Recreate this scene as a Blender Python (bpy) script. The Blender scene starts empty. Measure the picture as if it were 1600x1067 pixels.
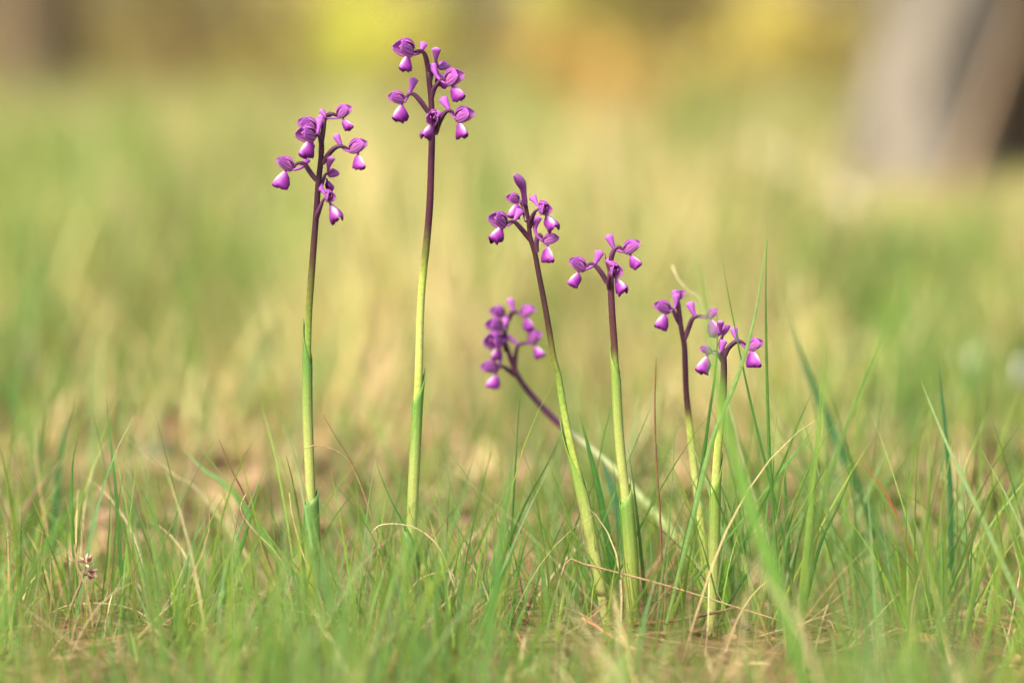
import bpy, math, random
import numpy as np
from mathutils import Vector, Matrix

random.seed(7)
rng = np.random.default_rng(11)
scene = bpy.context.scene
COL = scene.collection

# ------------------------------------------------------------------ camera
LENS_PX = 6000.0            # 135 mm lens on a 36 mm wide sensor, 1600 px wide photograph
CAM_H = 0.304
PITCH = math.atan((533.5 + 13) / LENS_PX)
cam_data = bpy.data.cameras.new('camera')
cam = bpy.data.objects.new('camera', cam_data)
COL.objects.link(cam)
cam.location = (0, 0, CAM_H)
cam.rotation_euler = (math.pi / 2 - PITCH, 0, 0)
cam_data.lens = 135
cam_data.sensor_width = 36
cam_data.clip_start = 0.05
cam_data.clip_end = 400
cam_data.dof.use_dof = True
cam_data.dof.focus_distance = 1.806
cam_data.dof.aperture_fstop = 3.2
cam_data.dof.aperture_blades = 0
scene.camera = cam

# ------------------------------------------------------------------ light
SUN_ELEV, SUN_AZ = math.radians(52), math.radians(-140)   # azimuth from +Y towards +X: behind the camera, to the left
world = bpy.data.worlds.new('World')
scene.world = world
world.use_nodes = True
wn = world.node_tree
sky = wn.nodes.new('ShaderNodeTexSky')
sky.sky_type = 'NISHITA'
sky.sun_disc = False
sky.sun_elevation = SUN_ELEV
sky.sun_rotation = SUN_AZ
sky.air_density = 0.6
sky.dust_density = 3.0
sky.ozone_density = 0.6
bg = wn.nodes['Background']
bg.inputs['Strength'].default_value = 0.15
wn.links.new(sky.outputs[0], bg.inputs[0])
sun_d = bpy.data.lights.new('sun', 'SUN')
sun_d.energy = 2.7
sun_d.angle = math.radians(30)
sun_d.color = (1.0, 0.93, 0.82)
sun = bpy.data.objects.new('sun', sun_d)
COL.objects.link(sun)
sdir = Vector((math.sin(SUN_AZ) * math.cos(SUN_ELEV), math.cos(SUN_AZ) * math.cos(SUN_ELEV), math.sin(SUN_ELEV)))
sun.rotation_euler = sdir.to_track_quat('Z', 'Y').to_euler()
sun.location = sdir * 20
vs = scene.view_settings
vs.view_transform = 'Standard'
vs.look = 'None'
vs.gamma = 1
vs.exposure = 1.48
vs.use_curve_mapping = False
scene.render.engine = 'CYCLES'
cy = scene.cycles
cy.use_denoising = True
cy.max_bounces = 8
cy.diffuse_bounces = 4
cy.glossy_bounces = 3
cy.transmission_bounces = 5
cy.sample_clamp_indirect = 6

# ------------------------------------------------------------------ helpers
RIGHT = np.array([1, 0, 0.])
UP = np.array([0, math.sin(PITCH), math.cos(PITCH)])
FWD = np.array([0, math.cos(PITCH), -math.sin(PITCH)])


def at(px, py, D):
    """Point of the place seen at photograph pixel (px, py), D metres in front of the camera."""
    d = FWD + RIGHT * ((px - 800) / LENS_PX) + UP * ((533.5 - py) / LENS_PX)
    return np.array([0, 0, CAM_H]) + d * (D / d[1])


def gz(x, y):
    x = np.asarray(x, float); y = np.asarray(y, float)
    far = np.clip((y - 2.2) / 4, 0, 1)
    return (0.004 * np.sin(9.1 * x + 1.3 * y) * np.cos(7.3 * y - 2 * x) + 0.003 * np.sin(23 * x + 4) * np.sin(19 * y + 1)
            + far * 0.02 * np.sin(1.7 * x + 0.4) * np.cos(1.3 * y + 1))


def noise2(x, y, s, seed=0):
    r = np.random.default_rng(seed)
    v = 0
    for k in range(5):
        a = r.uniform(0, 2 * math.pi); f = s * r.uniform(.6, 1.7); p = r.uniform(0, 6.28)
        v = v + np.sin((x * math.cos(a) + y * math.sin(a)) * f + p)
    return v / 2.4


def tag(o, label=None, cat=None, group=None, kind=None):
    if label: o['label'] = label
    if cat: o['category'] = cat
    if group: o['group'] = group
    if kind: o['kind'] = kind
    return o


def empty(name, loc, parent=None):
    o = bpy.data.objects.new(name, None)
    o.empty_display_size = 0.01
    COL.objects.link(o)
    o.location = loc
    if parent: o.parent = parent
    return o


def mesh(name, V, F, mat=None, cols=None, uvs=None, smooth=True):
    me = bpy.data.meshes.new(name)
    V = np.asarray(V, np.float32).reshape(-1, 3)
    if isinstance(F, np.ndarray):
        k = F.shape[1]; n = len(F)
        me.vertices.add(len(V)); me.vertices.foreach_set('co', V.ravel())
        me.loops.add(n * k); me.loops.foreach_set('vertex_index', F.astype(np.int32).ravel())
        me.polygons.add(n)
        me.polygons.foreach_set('loop_start', np.arange(0, n * k, k, dtype=np.int32))
        me.update(calc_edges=True)
    else:
        me.from_pydata([tuple(map(float, v)) for v in V], [], F)
        me.update()
    if cols is not None:
        a = me.attributes.new('Col', 'FLOAT_COLOR', 'POINT')
        c = np.ones((len(V), 4), np.float32); c[:, :3] = np.asarray(cols, np.float32)
        a.data.foreach_set('color', c.ravel())
    if uvs is not None:
        u = me.uv_layers.new(name='UVMap')
        li = np.empty(len(me.loops), np.int32); me.loops.foreach_get('vertex_index', li)
        u.data.foreach_set('uv', np.asarray(uvs, np.float32)[li].ravel())
    me.polygons.foreach_set('use_smooth', np.full(len(me.polygons), smooth))
    if mat: me.materials.append(mat)
    return me


def link(name, me, parent=None, loc=None):
    o = bpy.data.objects.new(name, me)
    COL.objects.link(o)
    if parent: o.parent = parent
    if loc is not None: o.location = loc
    return o


def obj(name, V, F, mat, parent=None, cols=None, uvs=None, smooth=True, origin=None):
    """Mesh object from world-space vertices; origin = its base (world). A child's vertices become local to its parent."""
    V = np.asarray(V, float).reshape(-1, 3)
    if parent is not None:
        V = V - np.array(WLOC.get(parent.name, (0, 0, 0)))
        return link(name, mesh(name, V, F, mat, cols, uvs, smooth), parent)
    o0 = np.array(origin if origin is not None else (0, 0, 0), float)
    o = link(name, mesh(name, V - o0, F, mat, cols, uvs, smooth), None, o0)
    return o


WLOC = {}


def thing(name, loc, label, cat, group=None):
    o = empty(name, [float(v) for v in loc])
    WLOC[o.name] = tuple(loc)
    return tag(o, label, cat, group)


def catmull(P, n):
    P = np.asarray(P, float)
    if len(P) < 3:
        t = np.linspace(0, 1, n)[:, None]
        return P[0] * (1 - t) + P[-1] * t
    Q = np.vstack([2 * P[0] - P[1], P, 2 * P[-1] - P[-2]])
    seg = np.linalg.norm(np.diff(P, axis=0)[:, :3], axis=1)
    s = np.concatenate([[0], np.cumsum(seg)]); s /= s[-1]
    out = []
    for t in np.linspace(0, 1, n):
        i = min(max(np.searchsorted(s, t, side='right') - 1, 0), len(P) - 2)
        u = (t - s[i]) / max(s[i + 1] - s[i], 1e-9)
        a, b, c, d = Q[i], Q[i + 1], Q[i + 2], Q[i + 3]
        out.append(.5 * ((2 * b) + (c - a) * u + (2 * a - 5 * b + 4 * c - d) * u * u + (3 * b - a - 3 * c + d) * u ** 3))
    return np.array(out)


def grid_faces(nr, nc, wrap=False):
    F = []
    for i in range(nr - 1):
        for j in range(nc if wrap else nc - 1):
            a = i * nc + j; b = i * nc + (j + 1) % nc
            F.append((a, b, b + nc, a + nc))
    return F


def tube(P, ra, rb=None, na=10, ref=(0, 1, 0), cap=True):
    """Swept tube: ra = half width across the reference axis, rb = half depth along it."""
    P = np.asarray(P, float); n = len(P)
    ra = np.broadcast_to(np.asarray(ra, float), (n,)); rb = ra if rb is None else np.broadcast_to(np.asarray(rb, float), (n,))
    T = np.gradient(P, axis=0); T /= np.linalg.norm(T, axis=1)[:, None] + 1e-12
    V = []; UV = []
    ref = np.array(ref, float)
    for i in range(n):
        a = np.cross(T[i], ref); l = np.linalg.norm(a)
        a = a / l if l > 1e-4 else np.array([1., 0, 0])
        b = np.cross(a, T[i])
        for j in range(na):
            w = 2 * math.pi * j / na
            V.append(P[i] + a * math.cos(w) * ra[i] + b * math.sin(w) * rb[i]); UV.append((i / (n - 1), j / na))
    F = grid_faces(n, na, True)
    if cap:
        V.append(P[0] - T[0] * ra[0] * .5); UV.append((0, 0)); V.append(P[-1] + T[-1] * ra[-1] * .5); UV.append((1, 0))
        c0, c1 = len(V) - 2, len(V) - 1
        for j in range(na):
            F.append((c0, (j + 1) % na, j)); F.append((c1, (n - 1) * na + j, (n - 1) * na + (j + 1) % na))
    return np.array(V), F, np.array(UV)


# ------------------------------------------------------------------ materials
def new_mat(name):
    m = bpy.data.materials.new(name); m.use_nodes = True
    nt = m.node_tree; nt.nodes.clear()
    return m, nt, nt.nodes, nt.links


def finish(nt, color_socket, rough=.5, spec=.3, trans=0.0, bump=None, tint=None):
    n, l = nt.nodes, nt.links
    p = n.new('ShaderNodeBsdfPrincipled')
    p.inputs['Roughness'].default_value = rough
    p.inputs['Specular IOR Level'].default_value = spec
    l.new(color_socket, p.inputs['Base Color'])
    if bump is not None: l.new(bump, p.inputs['Normal'])
    out = n.new('ShaderNodeOutputMaterial')
    if trans > 0:
        t = n.new('ShaderNodeBsdfTranslucent'); l.new(color_socket, t.inputs['Color'])
        if tint is not None:
            g = n.new('ShaderNodeMix'); g.data_type = 'RGBA'; g.blend_type = 'MULTIPLY'; g.inputs[0].default_value = 1
            l.new(color_socket, g.inputs[6]); g.inputs[7].default_value = (*tint, 1); l.new(g.outputs[2], t.inputs['Color'])
        mx = n.new('ShaderNodeMixShader'); mx.inputs[0].default_value = trans
        l.new(p.outputs[0], mx.inputs[1]); l.new(t.outputs[0], mx.inputs[2]); l.new(mx.outputs[0], out.inputs[0])
    else:
        l.new(p.outputs[0], out.inputs[0])


def ramp(n, stops):
    r = n.new('ShaderNodeValToRGB')
    e = r.color_ramp.elements
    while len(e) < len(stops): e.new(0.5)
    for k, (p, c) in enumerate(stops):
        e[k].position = p; e[k].color = (*c, 1)
    return r


def plant_mat(name, trans=.3, rough=.5, spec=.25, scale=600, amt=.25, tint=(1.25, 1.3, .7)):
    """Colour from the plant's own vertex colours, mottled by fine noise."""
    m, nt, n, l = new_mat(name)
    a = n.new('ShaderNodeAttribute'); a.attribute_name = 'Col'
    tc = n.new('ShaderNodeTexCoord')
    nz = n.new('ShaderNodeTexNoise'); nz.inputs['Scale'].default_value = scale; nz.inputs['Detail'].default_value = 3
    l.new(tc.outputs['Object'], nz.inputs['Vector'])
    mr = n.new('ShaderNodeMapRange'); mr.inputs[1].default_value = .25; mr.inputs[2].default_value = .75
    mr.inputs[3].default_value = 1 - amt; mr.inputs[4].default_value = 1 + amt
    l.new(nz.outputs[0], mr.inputs[0])
    v = n.new('ShaderNodeVectorMath'); v.operation = 'SCALE'
    l.new(a.outputs['Color'], v.inputs[0]); l.new(mr.outputs[0], v.inputs['Scale'])
    finish(nt, v.outputs[0], rough, spec, trans, tint=tint if trans else None)
    return m


M_GRASS = plant_mat('grass_blade_green', .45, .42, .3, 500, .15)
M_DRY = plant_mat('dry_grass_straw', .2, .7, .1, 700, .25, (1.1, 1., .8))
M_STEM = plant_mat('orchid_stem_skin', .0, .5, .2, 600, .22)
M_LEAF = plant_mat('orchid_leaf_skin', .22, .45, .35, 900, .15)
M_LITTER = plant_mat('dead_leaf', .12, .75, .1, 300, .35, (1.1, 1, .8))
M_BUSH = plant_mat('shrub_leaf', .5, .5, .25, 20, .3)
M_WOOD = plant_mat('dry_wood', 0, .85, .1, 200, .35)


def petal_mat(name, stops, vein, nveins, trans, tint):
    m, nt, n, l = new_mat(name)
    uv = n.new('ShaderNodeUVMap'); uv.uv_map = 'UVMap'
    sp = n.new('ShaderNodeSeparateXYZ'); l.new(uv.outputs[0], sp.inputs[0])
    r = ramp(n, stops); l.new(sp.outputs['X'], r.inputs[0])
    nz = n.new('ShaderNodeTexNoise'); nz.inputs['Scale'].default_value = 900
    tc = n.new('ShaderNodeTexCoord'); l.new(tc.outputs['Object'], nz.inputs['Vector'])
    mu = n.new('ShaderNodeMath'); mu.operation = 'MULTIPLY'; mu.inputs[1].default_value = nveins * 2 * math.pi
    l.new(sp.outputs['Y'], mu.inputs[0])
    ad = n.new('ShaderNodeMath'); ad.operation = 'ADD'; l.new(mu.outputs[0], ad.inputs[0])
    sc = n.new('ShaderNodeMath'); sc.operation = 'MULTIPLY'; sc.inputs[1].default_value = 1.6; l.new(nz.outputs[0], sc.inputs[0])
    l.new(sc.outputs[0], ad.inputs[1])
    co = n.new('ShaderNodeMath'); co.operation = 'COSINE'; l.new(ad.outputs[0], co.inputs[0])
    mr = n.new('ShaderNodeMapRange'); mr.interpolation_type = 'SMOOTHSTEP'
    mr.inputs[1].default_value = .0; mr.inputs[2].default_value = .9; l.new(co.outputs[0], mr.inputs[0])
    fade = n.new('ShaderNodeMapRange'); fade.inputs[1].default_value = .98; fade.inputs[2].default_value = .6
    l.new(sp.outputs['X'], fade.inputs[0])
    m2 = n.new('ShaderNodeMath'); m2.operation = 'MULTIPLY'; l.new(mr.outputs[0], m2.inputs[0]); l.new(fade.outputs[0], m2.inputs[1])
    m3 = n.new('ShaderNodeMath'); m3.operation = 'MULTIPLY'; m3.inputs[1].default_value = .85; l.new(m2.outputs[0], m3.inputs[0])
    lo = n.new('ShaderNodeMapRange'); lo.inputs[1].default_value = .62; lo.inputs[2].default_value = .1; lo.inputs[3].default_value = 0; lo.inputs[4].default_value = .55
    l.new(sp.outputs['Y'], lo.inputs[0])
    pk = n.new('ShaderNodeMix'); pk.data_type = 'RGBA'; l.new(lo.outputs[0], pk.inputs[0]); l.new(r.outputs[0], pk.inputs[6]); pk.inputs[7].default_value = (.62, .27, .54, 1)
    mx = n.new('ShaderNodeMix'); mx.data_type = 'RGBA'
    l.new(m3.outputs[0], mx.inputs[0]); l.new(pk.outputs[2], mx.inputs[6]); mx.inputs[7].default_value = (*vein, 1)
    oi = n.new('ShaderNodeObjectInfo')
    hs = n.new('ShaderNodeHueSaturation'); l.new(mx.outputs[2], hs.inputs['Color'])
    h1 = n.new('ShaderNodeMapRange'); h1.inputs[3].default_value = .494; h1.inputs[4].default_value = .51; l.new(oi.outputs['Random'], h1.inputs[0])
    l.new(h1.outputs[0], hs.inputs['Hue'])
    h2 = n.new('ShaderNodeMapRange'); h2.inputs[3].default_value = .92; h2.inputs[4].default_value = 1.1; l.new(oi.outputs['Random'], h2.inputs[0])
    l.new(h2.outputs[0], hs.inputs['Value'])
    finish(nt, hs.outputs[0], .5, .25, trans, tint=tint)
    return m


PURPLE = (.34, .075, .40)
M_SEPAL = petal_mat('veined_purple_sepal', [(0, (.56, .20, .53)), (.35, (.51, .14, .50)), (.8, (.44, .11, .46)), (1, (.40, .10, .45))],
                    (.24, .035, .23), 4.5, .42, (1.1, .9, 1.1))
M_SPUR = petal_mat('mauve_spur', [(0, (.40, .10, .40)), (.6, (.34, .07, .36)), (1, (.40, .11, .42))], (.24, .04, .28), 3, .2, (1.1, .9, 1.1))
M_PETAL = petal_mat('dark_inner_petal', [(0, (.54, .22, .42)), (1, (.50, .15, .48))], (.13, .01, .1), 4, .2, (1.1, .9, 1.0))


def lip_mat():
    m, nt, n, l = new_mat('white_centred_purple_lip')
    uv = n.new('ShaderNodeUVMap'); uv.uv_map = 'UVMap'
    sp = n.new('ShaderNodeSeparateXYZ'); l.new(uv.outputs[0], sp.inputs[0])
    nz = n.new('ShaderNodeTexNoise'); nz.inputs['Scale'].default_value = 5; l.new(uv.outputs[0], nz.inputs['Vector'])
    # u = 0..1 along the ridge, v = distance from the ridge
    a = n.new('ShaderNodeMath'); a.operation = 'MULTIPLY_ADD'; a.inputs[1].default_value = .22; l.new(nz.outputs[0], a.inputs[0]); l.new(sp.outputs['Y'], a.inputs[2])
    m1 = n.new('ShaderNodeMapRange'); m1.interpolation_type = 'SMOOTHSTEP'; m1.inputs[1].default_value = .33; m1.inputs[2].default_value = .09; l.new(a.outputs[0], m1.inputs[0])
    m2 = n.new('ShaderNodeMapRange'); m2.interpolation_type = 'SMOOTHSTEP'; m2.inputs[1].default_value = .98; m2.inputs[2].default_value = .62; l.new(sp.outputs['X'], m2.inputs[0])
    mu = n.new('ShaderNodeMath'); mu.operation = 'MULTIPLY'; l.new(m1.outputs[0], mu.inputs[0]); l.new(m2.outputs[0], mu.inputs[1])
    mx = n.new('ShaderNodeMix'); mx.data_type = 'RGBA'; l.new(mu.outputs[0], mx.inputs[0])
    rp = ramp(n, [(0, (.38, .08, .37)), (.4, (.26, .03, .26)), (1, (.17, .014, .185))]); l.new(sp.outputs['Y'], rp.inputs[0])
    l.new(rp.outputs[0], mx.inputs[6]); mx.inputs[7].default_value = (.64, .50, .55, 1)
    oi = n.new('ShaderNodeObjectInfo')
    hs = n.new('ShaderNodeHueSaturation'); l.new(mx.outputs[2], hs.inputs['Color'])
    h2 = n.new('ShaderNodeMapRange'); h2.inputs[3].default_value = .9; h2.inputs[4].default_value = 1.15; l.new(oi.outputs['Random'], h2.inputs[0])
    l.new(h2.outputs[0], hs.inputs['Value'])
    finish(nt, hs.outputs[0], .45, .25, .25, tint=(1.1, .9, 1.1))
    return m


M_LIP = lip_mat()


def ground_mat():
    m, nt, n, l = new_mat('woodland_soil')
    tc = n.new('ShaderNodeTexCoord')
    a = n.new('ShaderNodeTexNoise'); a.inputs['Scale'].default_value = 6; a.inputs['Detail'].default_value = 8; l.new(tc.outputs['Object'], a.inputs['Vector'])
    b = n.new('ShaderNodeTexNoise'); b.inputs['Scale'].default_value = 160; b.inputs['Detail'].default_value = 5; l.new(tc.outputs['Object'], b.inputs['Vector'])
    r = ramp(n, [(.3, (.08, .055, .025)), (.5, (.16, .11, .05)), (.62, (.15, .15, .045)), (.75, (.26, .19, .09))]); l.new(a.outputs[0], r.inputs[0])
    mx = n.new('ShaderNodeMix'); mx.data_type = 'RGBA'; mx.blend_type = 'OVERLAY'; mx.inputs[0].default_value = .6
    l.new(r.outputs[0], mx.inputs[6]); l.new(b.outputs[0], mx.inputs[7])
    bp = n.new('ShaderNodeBump'); bp.inputs['Strength'].default_value = .6; bp.inputs['Distance'].default_value = .004; l.new(b.outputs[0], bp.inputs['Height'])
    finish(nt, mx.outputs[2], .95, .05, 0, bp.outputs[0])
    return m


def bark_mat(name, c0, c1):
    m, nt, n, l = new_mat(name)
    tc = n.new('ShaderNodeTexCoord')
    mp = n.new('ShaderNodeMapping'); mp.inputs['Scale'].default_value = (1, 1, .25); l.new(tc.outputs['Object'], mp.inputs['Vector'])
    a = n.new('ShaderNodeTexNoise'); a.inputs['Scale'].default_value = 30; a.inputs['Detail'].default_value = 6; l.new(mp.outputs[0], a.inputs['Vector'])
    r = ramp(n, [(.35, c0), (.65, c1)]); l.new(a.outputs[0], r.inputs[0])
    bp = n.new('ShaderNodeBump'); bp.inputs['Distance'].default_value = .02; l.new(a.outputs[0], bp.inputs['Height'])
    finish(nt, r.outputs[0], .9, .1, 0, bp.outputs[0])
    return m


M_SOIL = ground_mat()
M_BARK = bark_mat('grey_bark', (.10, .085, .058), (.25, .215, .16))
M_BARK_SHADE = bark_mat('shade_dark_bark', (.010, .007, .004), (.028, .02, .011))  # near-black bark: the shade right of the grey trunk is put into its colour
M_BARK_BROWN = bark_mat('brown_bark', (.08, .058, .03), (.15, .11, .06))

# ------------------------------------------------------------------ ground
def build_ground():
    ys = np.concatenate([np.arange(-2, 1.0, .25), np.arange(1.0, 2.6, .035), np.arange(2.6, 10, .15), np.geomspace(10, 160, 24)])
    xs = np.concatenate([-np.geomspace(160, .9, 26), np.arange(-.85, .86, .035), np.geomspace(.9, 160, 26)])
    X, Y = np.meshgrid(xs, ys)
    Z = gz(X, Y)
    V = np.stack([X, Y, Z], -1).reshape(-1, 3)
    F = np.array(grid_faces(len(ys), len(xs)))
    o = obj('ground', V, F, M_SOIL)
    tag(o, kind='structure', label='brown woodland soil under the grass')


build_ground()

# ------------------------------------------------------------------ grass
def blades(name, P, H, W, az, lean, bend, face, c0, c1, mat, label, segs=6, crease=.25, ctip=None):
    """One mesh of N grass blades. P base points, az lean direction, lean/bend how far the tip goes sideways (fraction of H)."""
    N = len(H)
    t = np.linspace(0, 1, segs + 1)[None, :]
    h = H[:, None]
    ang = lean[:, None] + bend[:, None] * t ** 1.6           # angle from vertical along the blade
    dl = h / segs
    dx = np.cumsum(np.sin(ang) * dl, 1) - np.sin(ang) * dl
    dz = np.cumsum(np.cos(ang) * dl, 1) - np.cos(ang) * dl
    wob = (rng.normal(0, .012, (N, 1)) * np.sin(t * 4 + rng.uniform(0, 6, (N, 1)))) * h
    C = np.stack([P[:, 0:1] + dx * np.cos(az)[:, None] + wob * np.sin(az)[:, None],
                  P[:, 1:2] + dx * np.sin(az)[:, None] - wob * np.cos(az)[:, None],
                  P[:, 2:3] + dz], -1)
    w = W[:, None] * np.clip((1 - t ** 2.2), .03, 1) * (.75 + .25 * np.minimum(t * 4, 1)) * .5
    S = np.stack([np.cos(face), np.sin(face), np.zeros(N)], -1)[:, None, :]
    Fr = np.stack([-np.sin(face), np.cos(face), np.zeros(N)], -1)[:, None, :]
    L = C - S * w[..., None] + Fr * (w * crease)[..., None]
    R = C + S * w[..., None] + Fr * (w * crease)[..., None]
    V = np.stack([L, C, R], 2).reshape(-1, 3)
    n1 = segs + 1
    b = (np.arange(N) * n1 * 3)[:, None, None]
    i = (np.arange(segs) * 3)[None, :, None]
    q = np.array([[0, 1, 4, 3], [1, 2, 5, 4]])
    F = (b[..., None] + i[..., None] + q[None, None]).reshape(-1, 4)
    cc = c0[:, None, :] * (1 - t[..., None]) + c1[:, None, :] * t[..., None]
    if ctip is not None:
        k = np.clip((t - .8) / .2, 0, 1)[..., None]
        cc = cc * (1 - k) + ctip[:, None, :] * k
    cols = np.repeat(cc[:, :, None, :], 3, 2).reshape(-1, 3)
    o = obj(name, V, F, mat, cols=cols)
    return tag(o, label, kind='stuff')


def pick(pal, N, jit=.15, weights=None):
    pal = np.array(pal)
    k = rng.choice(len(pal), N, p=weights)
    return pal[k] * np.exp(rng.normal(0, jit, (N, 1))) * np.exp(rng.normal(0, .04, (N, 3)))


def half_w(y):
    return y * .1333 + .16


GREENS = [(.15, .28, .04), (.20, .34, .05), (.12, .26, .07), (.25, .36, .04), (.10, .21, .04), (.20, .32, .10)]
STRAWS = [(.46, .35, .17), (.38, .27, .12), (.52, .43, .22), (.34, .21, .10)]


def clumps(n, y0, y1, per, spread, keep=None):
    out = []
    ys = rng.uniform(y0, y1, n); xs = rng.uniform(-1, 1, n) * half_w(ys)
    for x, y in zip(xs, ys):
        if keep is not None and rng.random() > keep(x, y): continue
        k = int(rng.integers(per[0], per[1]))
        a = rng.uniform(0, 2 * math.pi, k); r = np.abs(rng.normal(0, spread, k))
        hs = np.exp(rng.normal(0, .22))
        az0 = rng.uniform(0, 2 * math.pi)
        for aa, rr in zip(a, r):
            out.append((x + rr * math.cos(aa), y + rr * math.sin(aa), aa, rr / spread, hs, az0))
    return np.array(out)


def near_grass():
    def keep(x, y):
        px = 800 + x * LENS_PX / y
        d = .47 + .42 * noise2(x, y, 16, 3)
        if 40 < px < 235 and y < 1.77: d -= .8
        if px > 1150: d += .18
        if px < 420: d += .2
        if 1000 < px < 1115 and y > 1.72: d -= .22
        if (465 < px < 512 or 618 < px < 668) and y < 1.785: d -= .35
        if y < 1.62: d -= .20 - (.36 if (380 < px < 620 or 1180 < px < 1560) else 0)
        elif y < 1.70: d -= .16
        return d
    c = clumps(1250, 1.2, 2.2, (3, 12), .016, keep)
    bases = np.array([(490, 1.80), (642, 1.805), (942, 1.80), (990, 1.798), (1112, 1.80), (1107, 1.835), (880, 1.79), (780, 1.80), (730, 1.78), (1170, 1.80)])
    ex = []
    for bx, by in bases:
        for _ in range(4):
            ox, oy = rng.normal(0, .010), rng.normal(.002, .012)
            for _ in range(int(rng.integers(4, 9))):
                aa = rng.uniform(0, 6.28); rr = abs(rng.normal(0, .009))
                ex.append(((bx - 800) * by / LENS_PX + ox + rr * math.cos(aa), by + oy + rr * math.sin(aa), aa, rr / .012, 1.1, aa))
    c = np.vstack([c, np.array(ex)])
    N = len(c)
    P = np.stack([c[:, 0], c[:, 1], gz(c[:, 0], c[:, 1]) - .002], -1)
    px = 800 + P[:, 0] * LENS_PX / P[:, 1]
    H = .057 * c[:, 4] * np.exp(rng.normal(0, .42, N)) * (1 + .45 * (px > 1150) + .12 * (px < 450))
    H = np.clip(H, .012, .125)
    W = rng.uniform(.0006, .0016, N) * np.where(rng.random(N) < .12, 1.8, 1)
    az = c[:, 2] + rng.normal(0, .5, N)
    lean = np.abs(rng.normal(.18, .2, N)) + .08 * c[:, 3]
    bend = np.abs(rng.normal(.25, .3, N))
    face = rng.uniform(-.9, .9, N) + (rng.random(N) < .3) * 1.4
    c1 = pick(GREENS, N)
    c0 = c1 * .75 + np.array([.10, .11, .03]) * .5
    tip = np.where((rng.random(N) < .15)[:, None], np.array([[.4, .3, .13]]), c1)
    blades('short_green_grass', P, H, W, az, lean, bend, face, c0, c1, M_GRASS,
           'short green grass growing round the orchid stems', 7, .35, tip)
    # low new growth covering the soil between the tufts
    c = clumps(1350, 1.5, 2.15, (5, 11), .02, lambda x, y: .45 + .5 * noise2(x, y, 20, 31))
    N = len(c)
    P = np.stack([c[:, 0], c[:, 1], gz(c[:, 0], c[:, 1]) - .001], -1)
    c1 = pick(GREENS, N, .2)
    blades('low_turf_grass', P, np.clip(.017 * c[:, 4] * np.exp(rng.normal(0, .4, N)), .006, .04), rng.uniform(.0007, .0016, N), c[:, 2], np.abs(rng.normal(.35, .3, N)),
           np.abs(rng.normal(.4, .4, N)), rng.uniform(-1.5, 1.5, N), c1 * .9, c1, M_GRASS, 'low new grass covering the soil between the taller tufts', 4, .3)
    # fine hair-thin dry blades lying and arching between the green ones
    c = clumps(520, 1.45, 2.5, (3, 9), .02)
    N = len(c)
    P = np.stack([c[:, 0], c[:, 1], gz(c[:, 0], c[:, 1])], -1)
    H = .05 * c[:, 4] * np.exp(rng.normal(0, .35, N)); W = rng.uniform(.0005, .0014, N)
    lean = np.abs(rng.normal(.6, .45, N)); bend = rng.normal(.7, .8, N)
    c1 = pick(STRAWS, N, .25)
    blades('dry_straw_grass', P, H, W, c[:, 2], lean, bend, rng.uniform(0, 6.28, N), c1 * .8, c1, M_DRY,
           'dry straw coloured grass lying between the green blades', 7, .3)


near_grass()


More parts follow.
